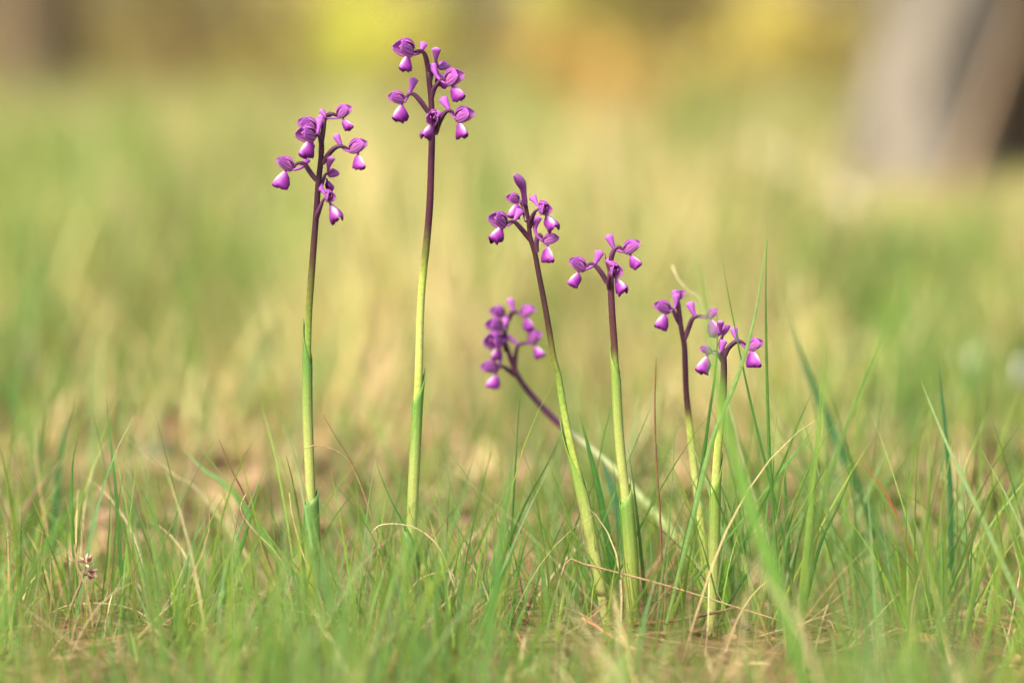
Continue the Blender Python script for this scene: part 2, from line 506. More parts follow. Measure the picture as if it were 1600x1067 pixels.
def field_grass():
    N = 46000
    y = 2.15 + (rng.random(N) ** 1.45) * 8.1
    x = rng.uniform(-1, 1, N) * (half_w(y) + .1)
    px = 800 + x * LENS_PX / y
    d = np.clip((y - 2.2) / .7, .18, 1) * np.clip(.75 + .5 * noise2(x, y, 5, 8), .15, 1)
    k = rng.random(N) < d
    x, y, px = x[k], y[k], px[k]; N = len(x)
    g = .3 * noise2(x, y, 3.2, 21) + .5 * noise2(x, y * .35, 14, 5) + .35 * noise2(x, y * .3, 28, 6) - .08 + .6 * np.exp(-((y - 2.4) / .4) ** 2)
    for (cx, cyy, sx, sy, a) in [(30, 4.2, 120, 1.6, .9), (250, 5.0, 120, 1.5, .4), (1110, 6.4, 90, 1.6, 1.0), (1430, 3.3, 90, .8, .9),
                                 (1250, 3.0, 120, .7, .6), (950, 4.6, 160, 1.3, -.6), (1520, 5, 130, 1.6, -.9), (1170, 4.6, 120, 1.0, -.6),
                                 (590, 5.0, 90, 2, -.4), (150, 2.9, 200, .5, .4)]:
        g = g + a * np.exp(-((px - cx) / sx) ** 2 - ((y - cyy) / sy) ** 2)
    green = 1 / (1 + np.exp(-(g + rng.normal(0, .55, N)) * 3.2))
    isg = rng.random(N) < green
    P = np.stack([x, y, gz(x, y) - .003], -1)
    H = np.clip(np.interp(y, [2.2, 2.6, 3.5, 5, 10], [.035, .07, .11, .095, .07]) * np.exp(rng.normal(0, .38, N)), .02, np.where(px > 1270, .115, .22)) * np.where((px > 1290) & (y > 4.0), .52, 1) 
    W = rng.uniform(.0016, .0036, N) * (1 + .06 * y)
    az = rng.uniform(0, 6.28, N)
    lean = np.abs(rng.normal(.15, .2, N)) + .1 * (~isg)
    bend = np.abs(rng.normal(.35, .35, N)) + .2 * (~isg)
    face = rng.uniform(-1.2, 1.2, N)
    cg = pick([(.17, .29, .055), (.24, .34, .06), (.30, .36, .07), (.14, .28, .07)], N)
    cs = pick([(.54, .45, .17), (.47, .36, .14), (.55, .39, .20), (.42, .40, .11), (.62, .53, .25)], N)
    tone = np.exp(.36 * noise2(x + 3, y * .9, 13, 9) + .16 * noise2(x, y * .3, 40, 10) - .08)[:, None]; cs = cs * tone; cg = cg * tone ** .7  # random tone, widened to put sunlit tufts into the grass colour
    c1 = np.where(isg[:, None], cg, cs)
    for flag, nm, lab, mt in ((True, 'meadow_grass', 'soft green meadow grass out of focus behind the orchids', M_GRASS),
                              (False, 'tall_dry_grass', 'tall pale dry grass out of focus behind the orchids', M_DRY)):
        s = isg == flag
        blades(nm, P[s], H[s], W[s], az[s], lean[s], bend[s], face[s], c1[s] * .85, c1[s], mt, lab, 4, .2)


field_grass()


# ------------------------------------------------------------------ leaf litter
def leaf_litter():
    V = []; F = []; C = []
    pal = np.array([(.19, .115, .05), (.23, .15, .075), (.12, .07, .035), (.32, .23, .11), (.10, .06, .03), (.27, .17, .105)])

    def one(x, y, L, W, az, tilt, roll, col):
        n = 5; b = len(V)
        for i in range(n):
            t = i / (n - 1)
            w = W * math.sin(math.pi * min(t * .9 + .06, 1)) ** .8
            curl = .25 * L * (t - .5) ** 2
            for s in (-1, 0, 1):
                p = Vector(((t - .5) * L, s * w, curl + abs(s) * w * .35))
                p = Matrix.Rotation(az, 3, 'Z') @ (Matrix.Rotation(tilt, 3, 'Y') @ (Matrix.Rotation(roll, 3, 'X') @ p))
                V.append((x + p.x, y + p.y, float(gz(x, y)) + .004 + p.z + abs(math.sin(tilt)) * L * .4)); C.append(col * (1.15 if s == 0 else 1))
        for i in range(n - 1):
            a = b + i * 3
            F.append((a, a + 1, a + 4, a + 3)); F.append((a + 1, a + 2, a + 5, a + 4))
    for _ in range(3600):
        y = 1.5 + rng.random() ** .9 * 2.0; x = rng.uniform(-1, 1) * half_w(y)
        small = y < 2.02
        if small and rng.random() < .35: continue
        one(x, y, rng.uniform(.018, .04) * (.42 if small else 1), rng.uniform(.005, .011) * (.28 if small else 1), rng.uniform(0, 6.28), rng.normal(0, .3), rng.normal(0, .4),
            pal[rng.integers(3 if small else len(pal))] * math.exp(rng.normal(0, .2)))
    o = obj('fallen_leaves', np.array(V), np.array(F), M_LITTER, cols=np.array(C))
    tag(o, 'brown fallen leaves scattered over the soil under the grass', kind='stuff')
    # needle litter
    N = 3600
    y = np.where(rng.random(N) < .5, rng.uniform(1.70, 1.98, N), rng.uniform(1.35, 2.7, N)); x = rng.uniform(-1, 1, N) * half_w(y)
    P = np.stack([x, y, gz(x, y) + rng.uniform(.001, .012, N)], -1)
    c = pick([(.24, .11, .045), (.30, .17, .08), (.15, .075, .04), (.36, .25, .13)], N, .2)
    blades('pine_needle_litter', P, rng.uniform(.03, .08, N), rng.uniform(.0008, .0015, N), rng.uniform(0, 6.28, N), rng.normal(1.45, .12, N),
           rng.normal(.1, .25, N), rng.uniform(0, 6.28, N), c, c, M_DRY, 'reddish brown pine needles lying on the soil', 4, .5)


leaf_litter()


# ------------------------------------------------------------------ background shrubs and trees
def leafy(N, cen, rad, size, pal, base_h=0.0, cl=45):
    """N leaf faces in clumps through an ellipsoid."""
    k = max(6, N // cl)
    a = rng.normal(0, 1, (k, 3)); a /= np.linalg.norm(a, axis=1)[:, None]
    cc = cen + a * rad * (rng.random((k, 1)) ** .4) * rng.uniform(.7, 1.1, (k, 1))
    idx = rng.integers(0, k, N)
    P = cc[idx] + rng.normal(0, 1, (N, 3)) * np.min(rad) * .17
    P[:, 2] = base_h + np.abs(P[:, 2] - base_h)
    d = rng.normal(0, 1, (N, 3)); d /= np.linalg.norm(d, axis=1)[:, None]
    e = np.cross(d, rng.normal(0, 1, (N, 3))); e /= np.linalg.norm(e, axis=1)[:, None]
    L = size * np.exp(rng.normal(0, .3, N))[:, None]
    q = np.stack([P - d * L * .5, P + e * L * .22, P + d * L * .5, P - e * L * .22], 1)
    clcol = np.array(pal)[rng.integers(0, len(pal), k)] * np.exp(rng.normal(-.03, .28, (k, 1)))
    col = clcol[idx] * np.exp(rng.normal(0, .2, (N, 1)))
    F = np.arange(N * 4).reshape(-1, 4)
    return q.reshape(-1, 3), F, np.repeat(col, 4, 0)


def shrub(px, D, w, h, pal, label, N=1500, leaf=.04, group=None, cat='shrub', name='shrub', stemcol=(.2, .13, .07)):
    x = (px - 800) * D / LENS_PX
    z0 = float(gz(x, D))
    t = thing(name, (x, D, z0), label, cat, group)
    n = 6
    for i in range(n):
        a = 2 * math.pi * i / n + rng.uniform(-.4, .4)
        tip = np.array([x + math.cos(a) * w * .35, D + math.sin(a) * w * .35, z0 + h * rng.uniform(.6, .9)])
        mid = np.array([x + math.cos(a) * w * .1, D + math.sin(a) * w * .1, z0 + h * .35])
        P = catmull([(x + math.cos(a) * .02, D + math.sin(a) * .02, z0 - .01), mid, tip], 7)
        V, F, _ = tube(P, np.linspace(.012, .004, 7), na=6)
        obj('stem', V, F, M_WOOD, t, cols=np.tile(stemcol, (len(V), 1)))
    V, F, C = leafy(N, np.array([x, D, z0 + h * .18]), np.array([w * .5, w * .4, h * .75]), leaf, pal, z0 + .01)
    obj('foliage', V, F, M_BUSH, t, cols=C, smooth=False)
    return t


LIT_YG = [(.66, .64, .20), (.60, .60, .17), (.74, .67, .28)]  # yellow green leaves with the sunlit patches put into their colour
SHADE_OL = [(.26, .22, .07), (.32, .26, .09), (.20, .19, .06), (.38, .31, .11)]  # olive leaves with the shaded patches put into their colour
LIT_YE = [(.62, .51, .17), (.54, .46, .14), (.66, .56, .24)]  # yellow leaf colour that carries sunlight as well
OR = [(.56, .41, .13), (.5, .36, .12), (.6, .46, .17)]
SHADE_BR = [(.26, .18, .08), (.32, .22, .09), (.22, .17, .06)]  # brown leaf colour that carries the shade between lit bushes
shrub(610, 11.0, .48, .8, LIT_YG, 'bush coloured yellow green for sunlight behind the tallest orchid', 2200)
shrub(895, 12.0, .5, .8, LIT_YG + LIT_YE, 'bush coloured bright yellow green for sunlight at the top behind the leaning orchid', 2000)
shrub(300, 11.5, 1.2, .9, SHADE_OL + SHADE_BR, 'bush coloured olive brown for shade between the brown trunk and the yellow green bush', 2200)
shrub(740, 13.0, 1.2, 1.0, SHADE_OL, 'bush coloured dull olive for shade between the two yellow green bushes', 2200)
shrub(1060, 10.5, .8, .8, SHADE_OL + LIT_YE, 'bush in olive shade and yellow sun colours behind the arching orange bracken', 1800)
shrub(1160, 11.5, .8, .9, SHADE_BR + SHADE_OL, 'bush coloured brownish for shade left of the yellow bush', 1800)
shrub(1290, 10.0, .65, .8, LIT_YE, 'bush coloured golden yellow for sunlight just left of the grey trunk', 1800)
shrub(130, 13.0, 1.2, 1.0, SHADE_BR + SHADE_OL, 'bush coloured brown for shade beyond the trunk at the far left', 2000)
shrub(450, 12.5, 1.0, .8, SHADE_OL + LIT_YE, 'bush mixing olive shade and yellow sun colours above the leftmost orchid', 2000)
shrub(1530, 9.0, .5, .8, [(.16, .22, .05), (.2, .26, .06)], 'green bush behind the grey trunk and the shade-dark trunk', 1300)
shrub(1700, 11.0, 1.2, 1.0, SHADE_OL, 'bush coloured olive for shade beyond the shade-dark trunk on the far right', 1500)
shrub(-120, 10.5, 1.1, .9, SHADE_OL, 'bush coloured olive for shade past the brown trunk at the left border', 1500)


def bracken(pts, D, n, label, w=.09):
    """An arching dead bracken frond: a stalk and rows of leaflets either side."""
    P = catmull([at(px, py, D) for px, py in pts], 18)
    base = P[-1].copy(); base[2] = gz(base[0], base[1])
    t = thing('bracken', base, label, 'fern')
    V, F, _ = tube(P, np.linspace(.004, .009, 18), na=6)
    obj('stalk', V, F, M_WOOD, t, cols=np.tile((.5, .33, .14), (len(V), 1)))
    Q = []; C = []
    for i in range(n):
        u = rng.random() ** .8 * .85
        p = P[int(u * 17)]
        for s in (-1, 1):
            ln = w * (.35 + 1.1 * u) * rng.uniform(.7, 1.2)
            d = np.array([s * rng.uniform(.2, .6), rng.uniform(-.5, .5), s * rng.uniform(-.2, .9)]); d /= np.linalg.norm(d)
            e = np.cross(d, (0, 1, 0)); e /= np.linalg.norm(e) + 1e-6
            Q += [p, p + d * ln * .5 + e * ln * .14, p + d * ln, p + d * ln * .5 - e * ln * .14]
            C += [np.array(OR[rng.integers(3)]) * math.exp(rng.normal(0, .15))] * 4
    Q = np.array(Q); Q[:, 2] = np.maximum(Q[:, 2], .01)
    obj('leaflets', Q, np.arange(len(Q)).reshape(-1, 4), M_BUSH, t, cols=np.array(C), smooth=False)


bracken([(790, 40), (860, 75), (930, 120), (990, 168), (1010, 215)], 7.5, 150, 'dead orange bracken frond arching down behind the orchids')


def tree(name, px0, D, r, lean, label, mat, H=4.2, flare=1.35, seed=1, crown=3200):
    rs = np.random.default_rng(seed)
    x = (px0 - 800) * D / LENS_PX
    z0 = float(gz(x, D))
    t = thing(name, (x, D, z0), label, 'tree')
    n = 40; na = 28
    V = []
    for i in range(n):
        z = -.03 + (H + .03) * (i / (n - 1)) ** 1.5
        rr = r * (1 - .55 * z / H) * (1 + (flare - 1) * math.exp(-max(z, 0) / .07))
        cx, cyy = x + lean * min(z, 1.2) + .03 * math.sin(z * 1.7), D + .03 * math.sin(z * 1.3)
        for j in range(na):
            a = 2 * math.pi * j / na
            k = 1 + .05 * math.sin(5 * a + 3 * z + seed) + .04 * math.sin(11 * a - 9 * z) + rs.normal(0, .015)
            V.append((cx + math.cos(a) * rr * k, cyy + math.sin(a) * rr * k, z0 + z))
    obj('trunk', V, grid_faces(n, na, True), mat, t)
    cs = []
    for i in range(9):
        z = H * (.5 + .5 * i / 9); a = i * 2.4 + seed
        p0 = np.array([x + lean * 1.2, D, z0 + z]); ln = 1.1 * (1.15 - z / H) + .35
        p1 = p0 + np.array([math.cos(a) * ln, math.sin(a) * ln, .25])
        P = catmull([p0, (p0 + p1) / 2 + np.array([0, 0, -.05]), p1], 8)
        Vv, F, _ = tube(P, np.linspace(r * .28, r * .06, 8), na=7)
        obj('limb', Vv, F, mat, t); cs.append(p1)
    Vc = []; Cc = []
    per = crown // 9
    for c in cs:
        q, F, C = leafy(per, c + np.array([0, 0, .1]), np.array([.5, .5, .3]), .10, [(.06, .11, .03), (.09, .14, .04), (.05, .09, .03)])
        Vc.append(q); Cc.append(C)
    q = np.vstack(Vc)
    obj('crown', q, np.arange(len(q)).reshape(-1, 4), M_BUSH, t, cols=np.vstack(Cc), smooth=False)
    return t


tree('pine_tree', 1411, 6.0, .1, .145, 'tree with a thick pale grey trunk leaning slightly at the right', M_BARK, seed=2)
tree('pine_tree', 1592, 6.5, .085, .04, 'tree with a trunk coloured dark for shade at the right border behind the tan branch', M_BARK_SHADE, seed=5)
tree('pine_tree', 50, 8.5, .11, -.03, 'tree with a dull brown trunk at the far left', M_BARK_BROWN, seed=9)


def backdrop_trees():
    """The wood all round, far off: one mass nobody could count."""
    Vs = []; Cs = []
    for i in range(70):
        a = 2 * math.pi * i / 70 + rng.uniform(-.03, .03); d = rng.uniform(26, 40)
        c = np.array([d * math.sin(a), d * math.cos(a), rng.uniform(2.2, 3.4)])
        q, F, C = leafy(260, c, np.array([2.4, 2.4, 3.0]), .7, [(.10, .13, .03), (.16, .17, .04), (.2, .2, .05)], .2)
        Vs.append(q); Cs.append(C)
    q = np.vstack(Vs)
    o = obj('far_woods', q, np.arange(len(q)).reshape(-1, 4), M_BUSH, cols=np.vstack(Cs), smooth=False)
    tag(o, 'far off wood closing the clearing', kind='stuff')


backdrop_trees()


def branch(pts, D0, D1, r_px, col, name, label, cat='branch', twigs=0):
    n = 24
    P = np.array([at(x, y, D0 + (D1 - D0) * i / (len(pts) - 1)) for i, (x, y) in enumerate(pts)])
    P = catmull(P, n)
    r = np.interp(np.linspace(0, 1, n), np.linspace(0, 1, len(r_px)), r_px) * (D0 + D1) / 2 / LENS_PX
    r = r * (1 + .08 * np.sin(np.arange(n) * 2.1))
    V, F, _ = tube(P, r, na=8)
    C = np.tile(col, (len(V), 1)) * np.exp(rng.normal(0, .1, (len(V), 1)))
    o = obj(name, V, F, M_WOOD, cols=C, origin=P[-1])
    return tag(o, label, cat)


branch([(1620, -60), (1578, 60), (1535, 175), (1492, 300)], 5.3, 5.3, [6, 8, 11], (.36, .25, .14), 'fallen_branch', 'tan dead branch leaning in front of the grey trunk')
branch([(1180, 225), (1240, 262), (1310, 300), (1350, 330)], 4.9, 4.6, [5, 8, 8], (.6, .5, .36), 'fallen_branch', 'pale dead branch lying in the grass left of the grey trunk')


def stone(px, py, D, w, h, col, label):
    c = at(px, py, D)
    V = []; n, m = 9, 14
    for i in range(n):
        th = math.pi * i / (n - 1)
        for j in range(m):
            a = 2 * math.pi * j / m
            k = 1 + .1 * math.sin(3 * a + 2 * th) + .07 * math.sin(5 * a - th * 3)
            V.append((c[0] + w / 2 * k * math.sin(th) * math.cos(a), c[1] + w / 2 * k * math.sin(th) * math.sin(a), max(h, .01) / 2 + h / 2 * k * math.cos(th) + c[2] * 0 + float(gz(c[0], c[1]))))
    o = obj('stone', V, grid_faces(n, m, True), M_WOOD, cols=np.tile(col, (len(V), 1)), origin=(c[0], c[1], float(gz(c[0], c[1]))))
    tag(o, label, 'stone')


stone(1523, 603, 3.0, .035, .03, (.62, .55, .42), 'pale round stone blurred in the grass at the right')
stone(1612, 650, 2.8, .04, .035, (.5, .46, .42), 'greyish stone at the right border')
stone(235, 745, 2.43, .03, .014, (.12, .11, .09), 'bluish grey stone blurred behind the left grass')

M_BUD = petal_mat('dark_purple_bud', [(0, (.06, .012, .05)), (1, (.10, .018, .11))], (.07, .008, .07), 3, .1, (1.1, .9, 1.1))

# ------------------------------------------------------------------ orchids
MM = .001


def make_lateral(side):
    """One side tepal of the hood: a cupped oval wing held roof-like, base at the origin, length 7.2 mm along +x."""
    nu, nv = 17, 11
    V = []; UV = []
    for i in range(nu):
        u = i / (nu - 1)
        hw = 2.75 * math.sin(math.pi * min(1, .06 + .935 * u)) ** .52
        cx = 7.2 * u - .25 * math.sin(math.pi * u)
        cy_ = .25 + 2.0 * u - .35 * u * u
        cz = .15 + .75 * math.sin(math.pi * u * .8)
        for j in range(nv):
            w = -1 + 2 * j / (nv - 1)
            cup = -.9 * w * w * math.sin(math.pi * min(1, u * .85 + .1)) - (.3 * (1 - u)) * w * w
            y = cy_ + cup + w * hw * -.24
            z = cz + w * hw * .95
            x = cx + .35 * w * hw * (.3 - u * .5) + .10 * math.sin(w * 5 + u * 7)
            V.append((x * MM, side * y * MM, z * MM)); UV.append((u, .5 + .5 * w))
    F = grid_faces(nu, nv)
    if side < 0: F = [f[::-1] for f in F]
    return mesh('sepal', V, F, M_SEPAL, uvs=UV)


def make_dorsal():
    nu, nv = 13, 9
    V = []; UV = []
    for i in range(nu):
        u = i / (nu - 1)
        al = math.radians(48) * (math.sin(math.pi * min(1, .1 + .9 * u) ** .9)) ** .6 if u < 1 else math.radians(3)
        rho = .7 + 1.75 * math.sin(math.pi * min(u * .80 + .04, 1)) ** .9
        for j in range(nv):
            w = -1 + 2 * j / (nv - 1)
            th = math.pi / 2 + al * w
            V.append((5.9 * u * MM, rho * math.cos(th) * .75 * MM, (rho * math.sin(th) * 1.0 + .55) * MM)); UV.append((u, .5 + .5 * w))
    return mesh('sepal', V, grid_faces(nu, nv), M_SEPAL, uvs=UV)


def make_petals():
    V = []; UV = []; F = []
    for s in (-1, 1):
        b = len(V); nu, nv = 9, 5
        for i in range(nu):
            u = i / (nu - 1)
            for j in range(nv):
                w = -1 + 2 * j / (nv - 1)
                ww = 1.0 * math.sin(math.pi * min(1, .1 + .88 * u)) ** .7
                V.append(((.6 + 5.0 * u) * MM, s * (.35 + .5 * math.sin(math.pi * u) + .25 * abs(w)) * MM, (1.1 * math.sin(u * 2.3) + w * ww - .1) * MM)); UV.append((u, .5 + .5 * w))
        F += [tuple(b + k for k in f) for f in grid_faces(nu, nv)]
    return mesh('inner_petals', V, F, M_PETAL, uvs=UV)


def make_lip(seed):
    rs = np.random.default_rng(seed)
    ns, nt = 19, 23
    ph = rs.uniform(0, 6, 4)
    V = []; UV = []
    notch = rs.uniform(.12, .4); asym = rs.uniform(-.12, .12)
    for i in range(ns):
        s = -.28 + 1.28 * i / (ns - 1)
        sp = max(s, 0)
        rx, rz = 4.4 * sp + .25 * math.sin(math.pi * sp) + 1.6 * min(s, 0), -2.5 * sp - 1.6 * sp * sp - 5.5 * min(s, 0)
        W = .75 + .55 * min(1, (s + .28) / .28) + 4.5 * math.sin(math.pi * min(.05 + .84 * sp, 1)) ** .75 * (sp > 0)
        W *= 1 - .60 * max(0, (s - .74) / .26) ** 1.4
        for sc, ns_ in ((.05, 13), (.035, 23)):
            W *= 1 + sc * math.sin(ns_ * s + ph[0])
        W *= 1 - notch * math.exp(-((s - .80) / .055) ** 2)
        for j in range(nt):
            t = -1 + 2 * j / (nt - 1); k = abs(t); sg = 1 if t > 0 else -1
            d = np.array([-.72 + .42 * sp + .12 * k * (1 - sp), sg * (.80 - .54 * k), -.78 + .10 * sp])
            q = np.array([rx, 0, rz]) + d * W * k * (1 + asym * sg)
            # belly of the lobe, soft crease down the ridge
            q += np.array([.25, sg * .35, .1]) * math.sin(math.pi * k) * min(1, W / 4)
            q[1] += (.22 * math.sin(6 * s + ph[1] + 2 * k) + .12 * sg * math.sin(15 * s + ph[2])) * k
            q[0] += .18 * math.sin(9 * s + ph[3] + sg) * k * k
            V.append(q * MM); UV.append((sp, k if s > 0 else .4 + .4 * k))
    return mesh('lip', V, grid_faces(ns, nt), M_LIP, uvs=UV)


SEP_L, SEP_R, SEP_D, PETALS = make_lateral(1), make_lateral(-1), make_dorsal(), make_petals()
LIPS = [make_lip(k) for k in range(1, 9)]
for me_ in (SEP_L, SEP_R, SEP_D, *LIPS):
    pass


def petal_obj(name, me, parent, M=None, thick=.00016):
    o = link(name, me, parent)
    if M is not None: o.matrix_basis = M
    md = o.modifiers.new('thickness', 'SOLIDIFY'); md.thickness = thick; md.offset = 0
    return o


OVARY_DARK, OVARY_PINK = np.array((.036, .010, .022)), np.array((.11, .034, .078))


def flower(parent, D, f, i):
    """A flower > sepals, inner petals, lip, spur, ovary, bract."""
    yaw = math.radians(f['yaw'])
    sy, cyw = math.sin(yaw), math.cos(yaw)
    TD = D + f.get('dd', -sy * .006)
    T = at(*f['T'], TD)
    px = TD / LENS_PX
    if 'tip' in f:
        dx, dy = f['tip'][0] - f['T'][0], -(f['tip'][1] - f['T'][1])
        hor = abs(dx / cyw) if abs(cyw) > .4 else abs(dx) + 12
        L = math.hypot(hor, dy) * px; pit = math.atan2(dy, hor)
    else:
        L = f.get('L', 23) * px; pit = math.radians(f.get('pitch', 15))
    fw = Vector((cyw * math.cos(pit), -sy * math.cos(pit), math.sin(pit)))
    side = Vector((0, 0, 1)).cross(fw).normalized()
    up = fw.cross(side)
    sc = L / (7.2 * MM)
    R = Matrix((fw, side, up)).transposed().to_4x4()
    if f.get('roll'): R = R @ Matrix.Rotation(math.radians(f['roll']), 4, 'X')
    Mw = Matrix.Translation(Vector(T)) @ R @ Matrix.Scale(sc, 4)
    e = empty('flower', (0, 0, 0), parent)
    e.matrix_basis = Matrix.Translation(-Vector(WLOC[parent.name])) @ Mw
    inv = Mw.inverted()
    fat = f.get('fat', 1.0 + (.45 * sy * sy if sy > 0 else 0))
    SM = Matrix.Diagonal((1, fat, fat, 1))
    for me in (SEP_L, SEP_R, SEP_D): petal_obj('sepal', me, e, SM)
    petal_obj('inner_petals', PETALS, e, SM)

    def loc(V):
        A = np.array(inv)
        return np.asarray(V) @ A[:3, :3].T + A[:3, 3]
    # lip
    if 'lip' in f:
        x0, y0, x1, y1 = f['lip']
        ll = math.hypot(x1 - x0, y1 - y0)
        a = math.atan2(x1 - x0, y1 - y0)
        lyaw = math.radians(f.get('lyaw', f['yaw']))
        lf = Vector((math.cos(lyaw), -math.sin(lyaw), 0)); ls = Vector((0, 0, 1)).cross(lf)
        RL = Matrix((lf, ls, Vector((0, 0, 1)))).transposed().to_4x4()
        # the lobes hang a little behind the throat: turn so that the line throat-lobe ends follows the photo
        a0 = .06 * (1 if math.cos(lyaw) > 0 else -1) * abs(math.cos(lyaw))
        RL = Matrix.Rotation(-(a - a0), 4, 'Y') @ RL
        k = 1.02 * ll * px / (6.6 * MM)
        ML = Matrix.Translation(Vector(at(x0, y0, TD - sy * .002))) @ RL @ Matrix.Scale(k, 4)
        petal_obj('lip', LIPS[int(rng.integers(8))], e, inv @ ML @ Matrix.Diagonal((rng.uniform(.9, 1.1), rng.uniform(.85, 1.15), rng.uniform(.95, 1.05), 1)), .0002)
    # spur: curved club behind the throat
    if 'spur' in f:
        q = f['spur']; n = len(q)
        P = np.array([at(a, b, TD - .0005 + sy * .007 * k / (n - 1)) for k, (a, b) in enumerate(q)])
        P = catmull(P, 14)
        t = np.linspace(0, 1, 14)
        w = (.62 + .25 * t + f.get('flare', 1.0) * .95 * np.clip((t - .35) / .6, 0, 1) ** 1.5) * MM * f.get('ss', 1.0)
        dth = (.62 + .25 * t) * MM
        V, F, UV = tube(P, w, dth, 12)
        link('spur', mesh('spur', loc(V), F, M_SPUR, uvs=UV), e)
    if 'ov' in f:
        q = f['ov']; n = len(q)
        P = np.array([at(a, b, D + (TD - D) * (k / (n - 1)) ** .8) for k, (a, b) in enumerate(q)] + [T])
        P = catmull(P, 18)
        t = np.linspace(0, 1, 18)
        r = (1.0 + .28 * np.sin(np.pi * np.clip(t * 1.3, 0, 1)) - .42 * t ** 2) * MM * f.get('os', 1.0)
        V, F, UV = tube(P, r, None, 10)
        g = (.5 + .5 * np.cos(UV[:, 1] * 6 * math.pi + UV[:, 0] * 5))[:, None] * .55
        if f.get('pink'): g = np.clip(g + .45, 0, 1)
        C = OVARY_DARK * (1 - g) + OVARY_PINK * g
        link('ovary', mesh('ovary', loc(V), F, M_STEM, cols=C), e)
        # bract: a narrow pinkish leaf hugging the ovary's foot
        m = 7; Pb = P[:m]; VB = []; CB = []
        for k in range(m):
            u = k / (m - 1)
            tdir = P[min(k + 1, 17)] - P[max(k - 1, 0)]; tdir /= np.linalg.norm(tdir)
            a_ = np.cross(tdir, (0, 1, 0)); a_ /= np.linalg.norm(a_) + 1e-9
            b_ = np.cross(a_, tdir)
            rad = (1.08 + .30 * u) * MM * f.get('os', 1.0)
            wd = math.radians(75) * (1 - u ** 2.5) + .03
            for s in (-1, -.5, 0, .5, 1):
                th = -math.pi / 2 + (i % 2 - .5) * .9 + s * wd
                VB.append(Pb[k] + (a_ * math.cos(th) + b_ * math.sin(th)) * rad); CB.append(np.array((.14, .045, .08)) * (1 - .3 * u))
        link('bract', mesh('bract', loc(VB), grid_faces(m, 5), M_LEAF, cols=np.array(CB)), e)
    return e


def to_ground(pts3):
    P = [np.array(p) for p in pts3]
    d = P[-1] - P[-2]
    if d[2] > -1e-4: d = np.array([0, 0, -1.])
    d = d / -d[2]
    zt = float(gz(P[-1][0], P[-1][1])) - .006
    if P[-1][2] > zt:
        P.append(P[-1] + d * (P[-1][2] - zt))
    return P


def lerp_stops(y, stops):
    ys = [s[0] for s in stops]; cs = np.array([s[1] for s in stops])
    return np.stack([np.interp(y, ys, cs[:, k]) for k in range(3)], -1)


DK = (.045, .013, .024); MID = (.065, .03, .02); OLV = (.14, .15, .025); GRN = (.32, .38, .065); PALE = (.42, .45, .12); LGR = (.19, .28, .045)


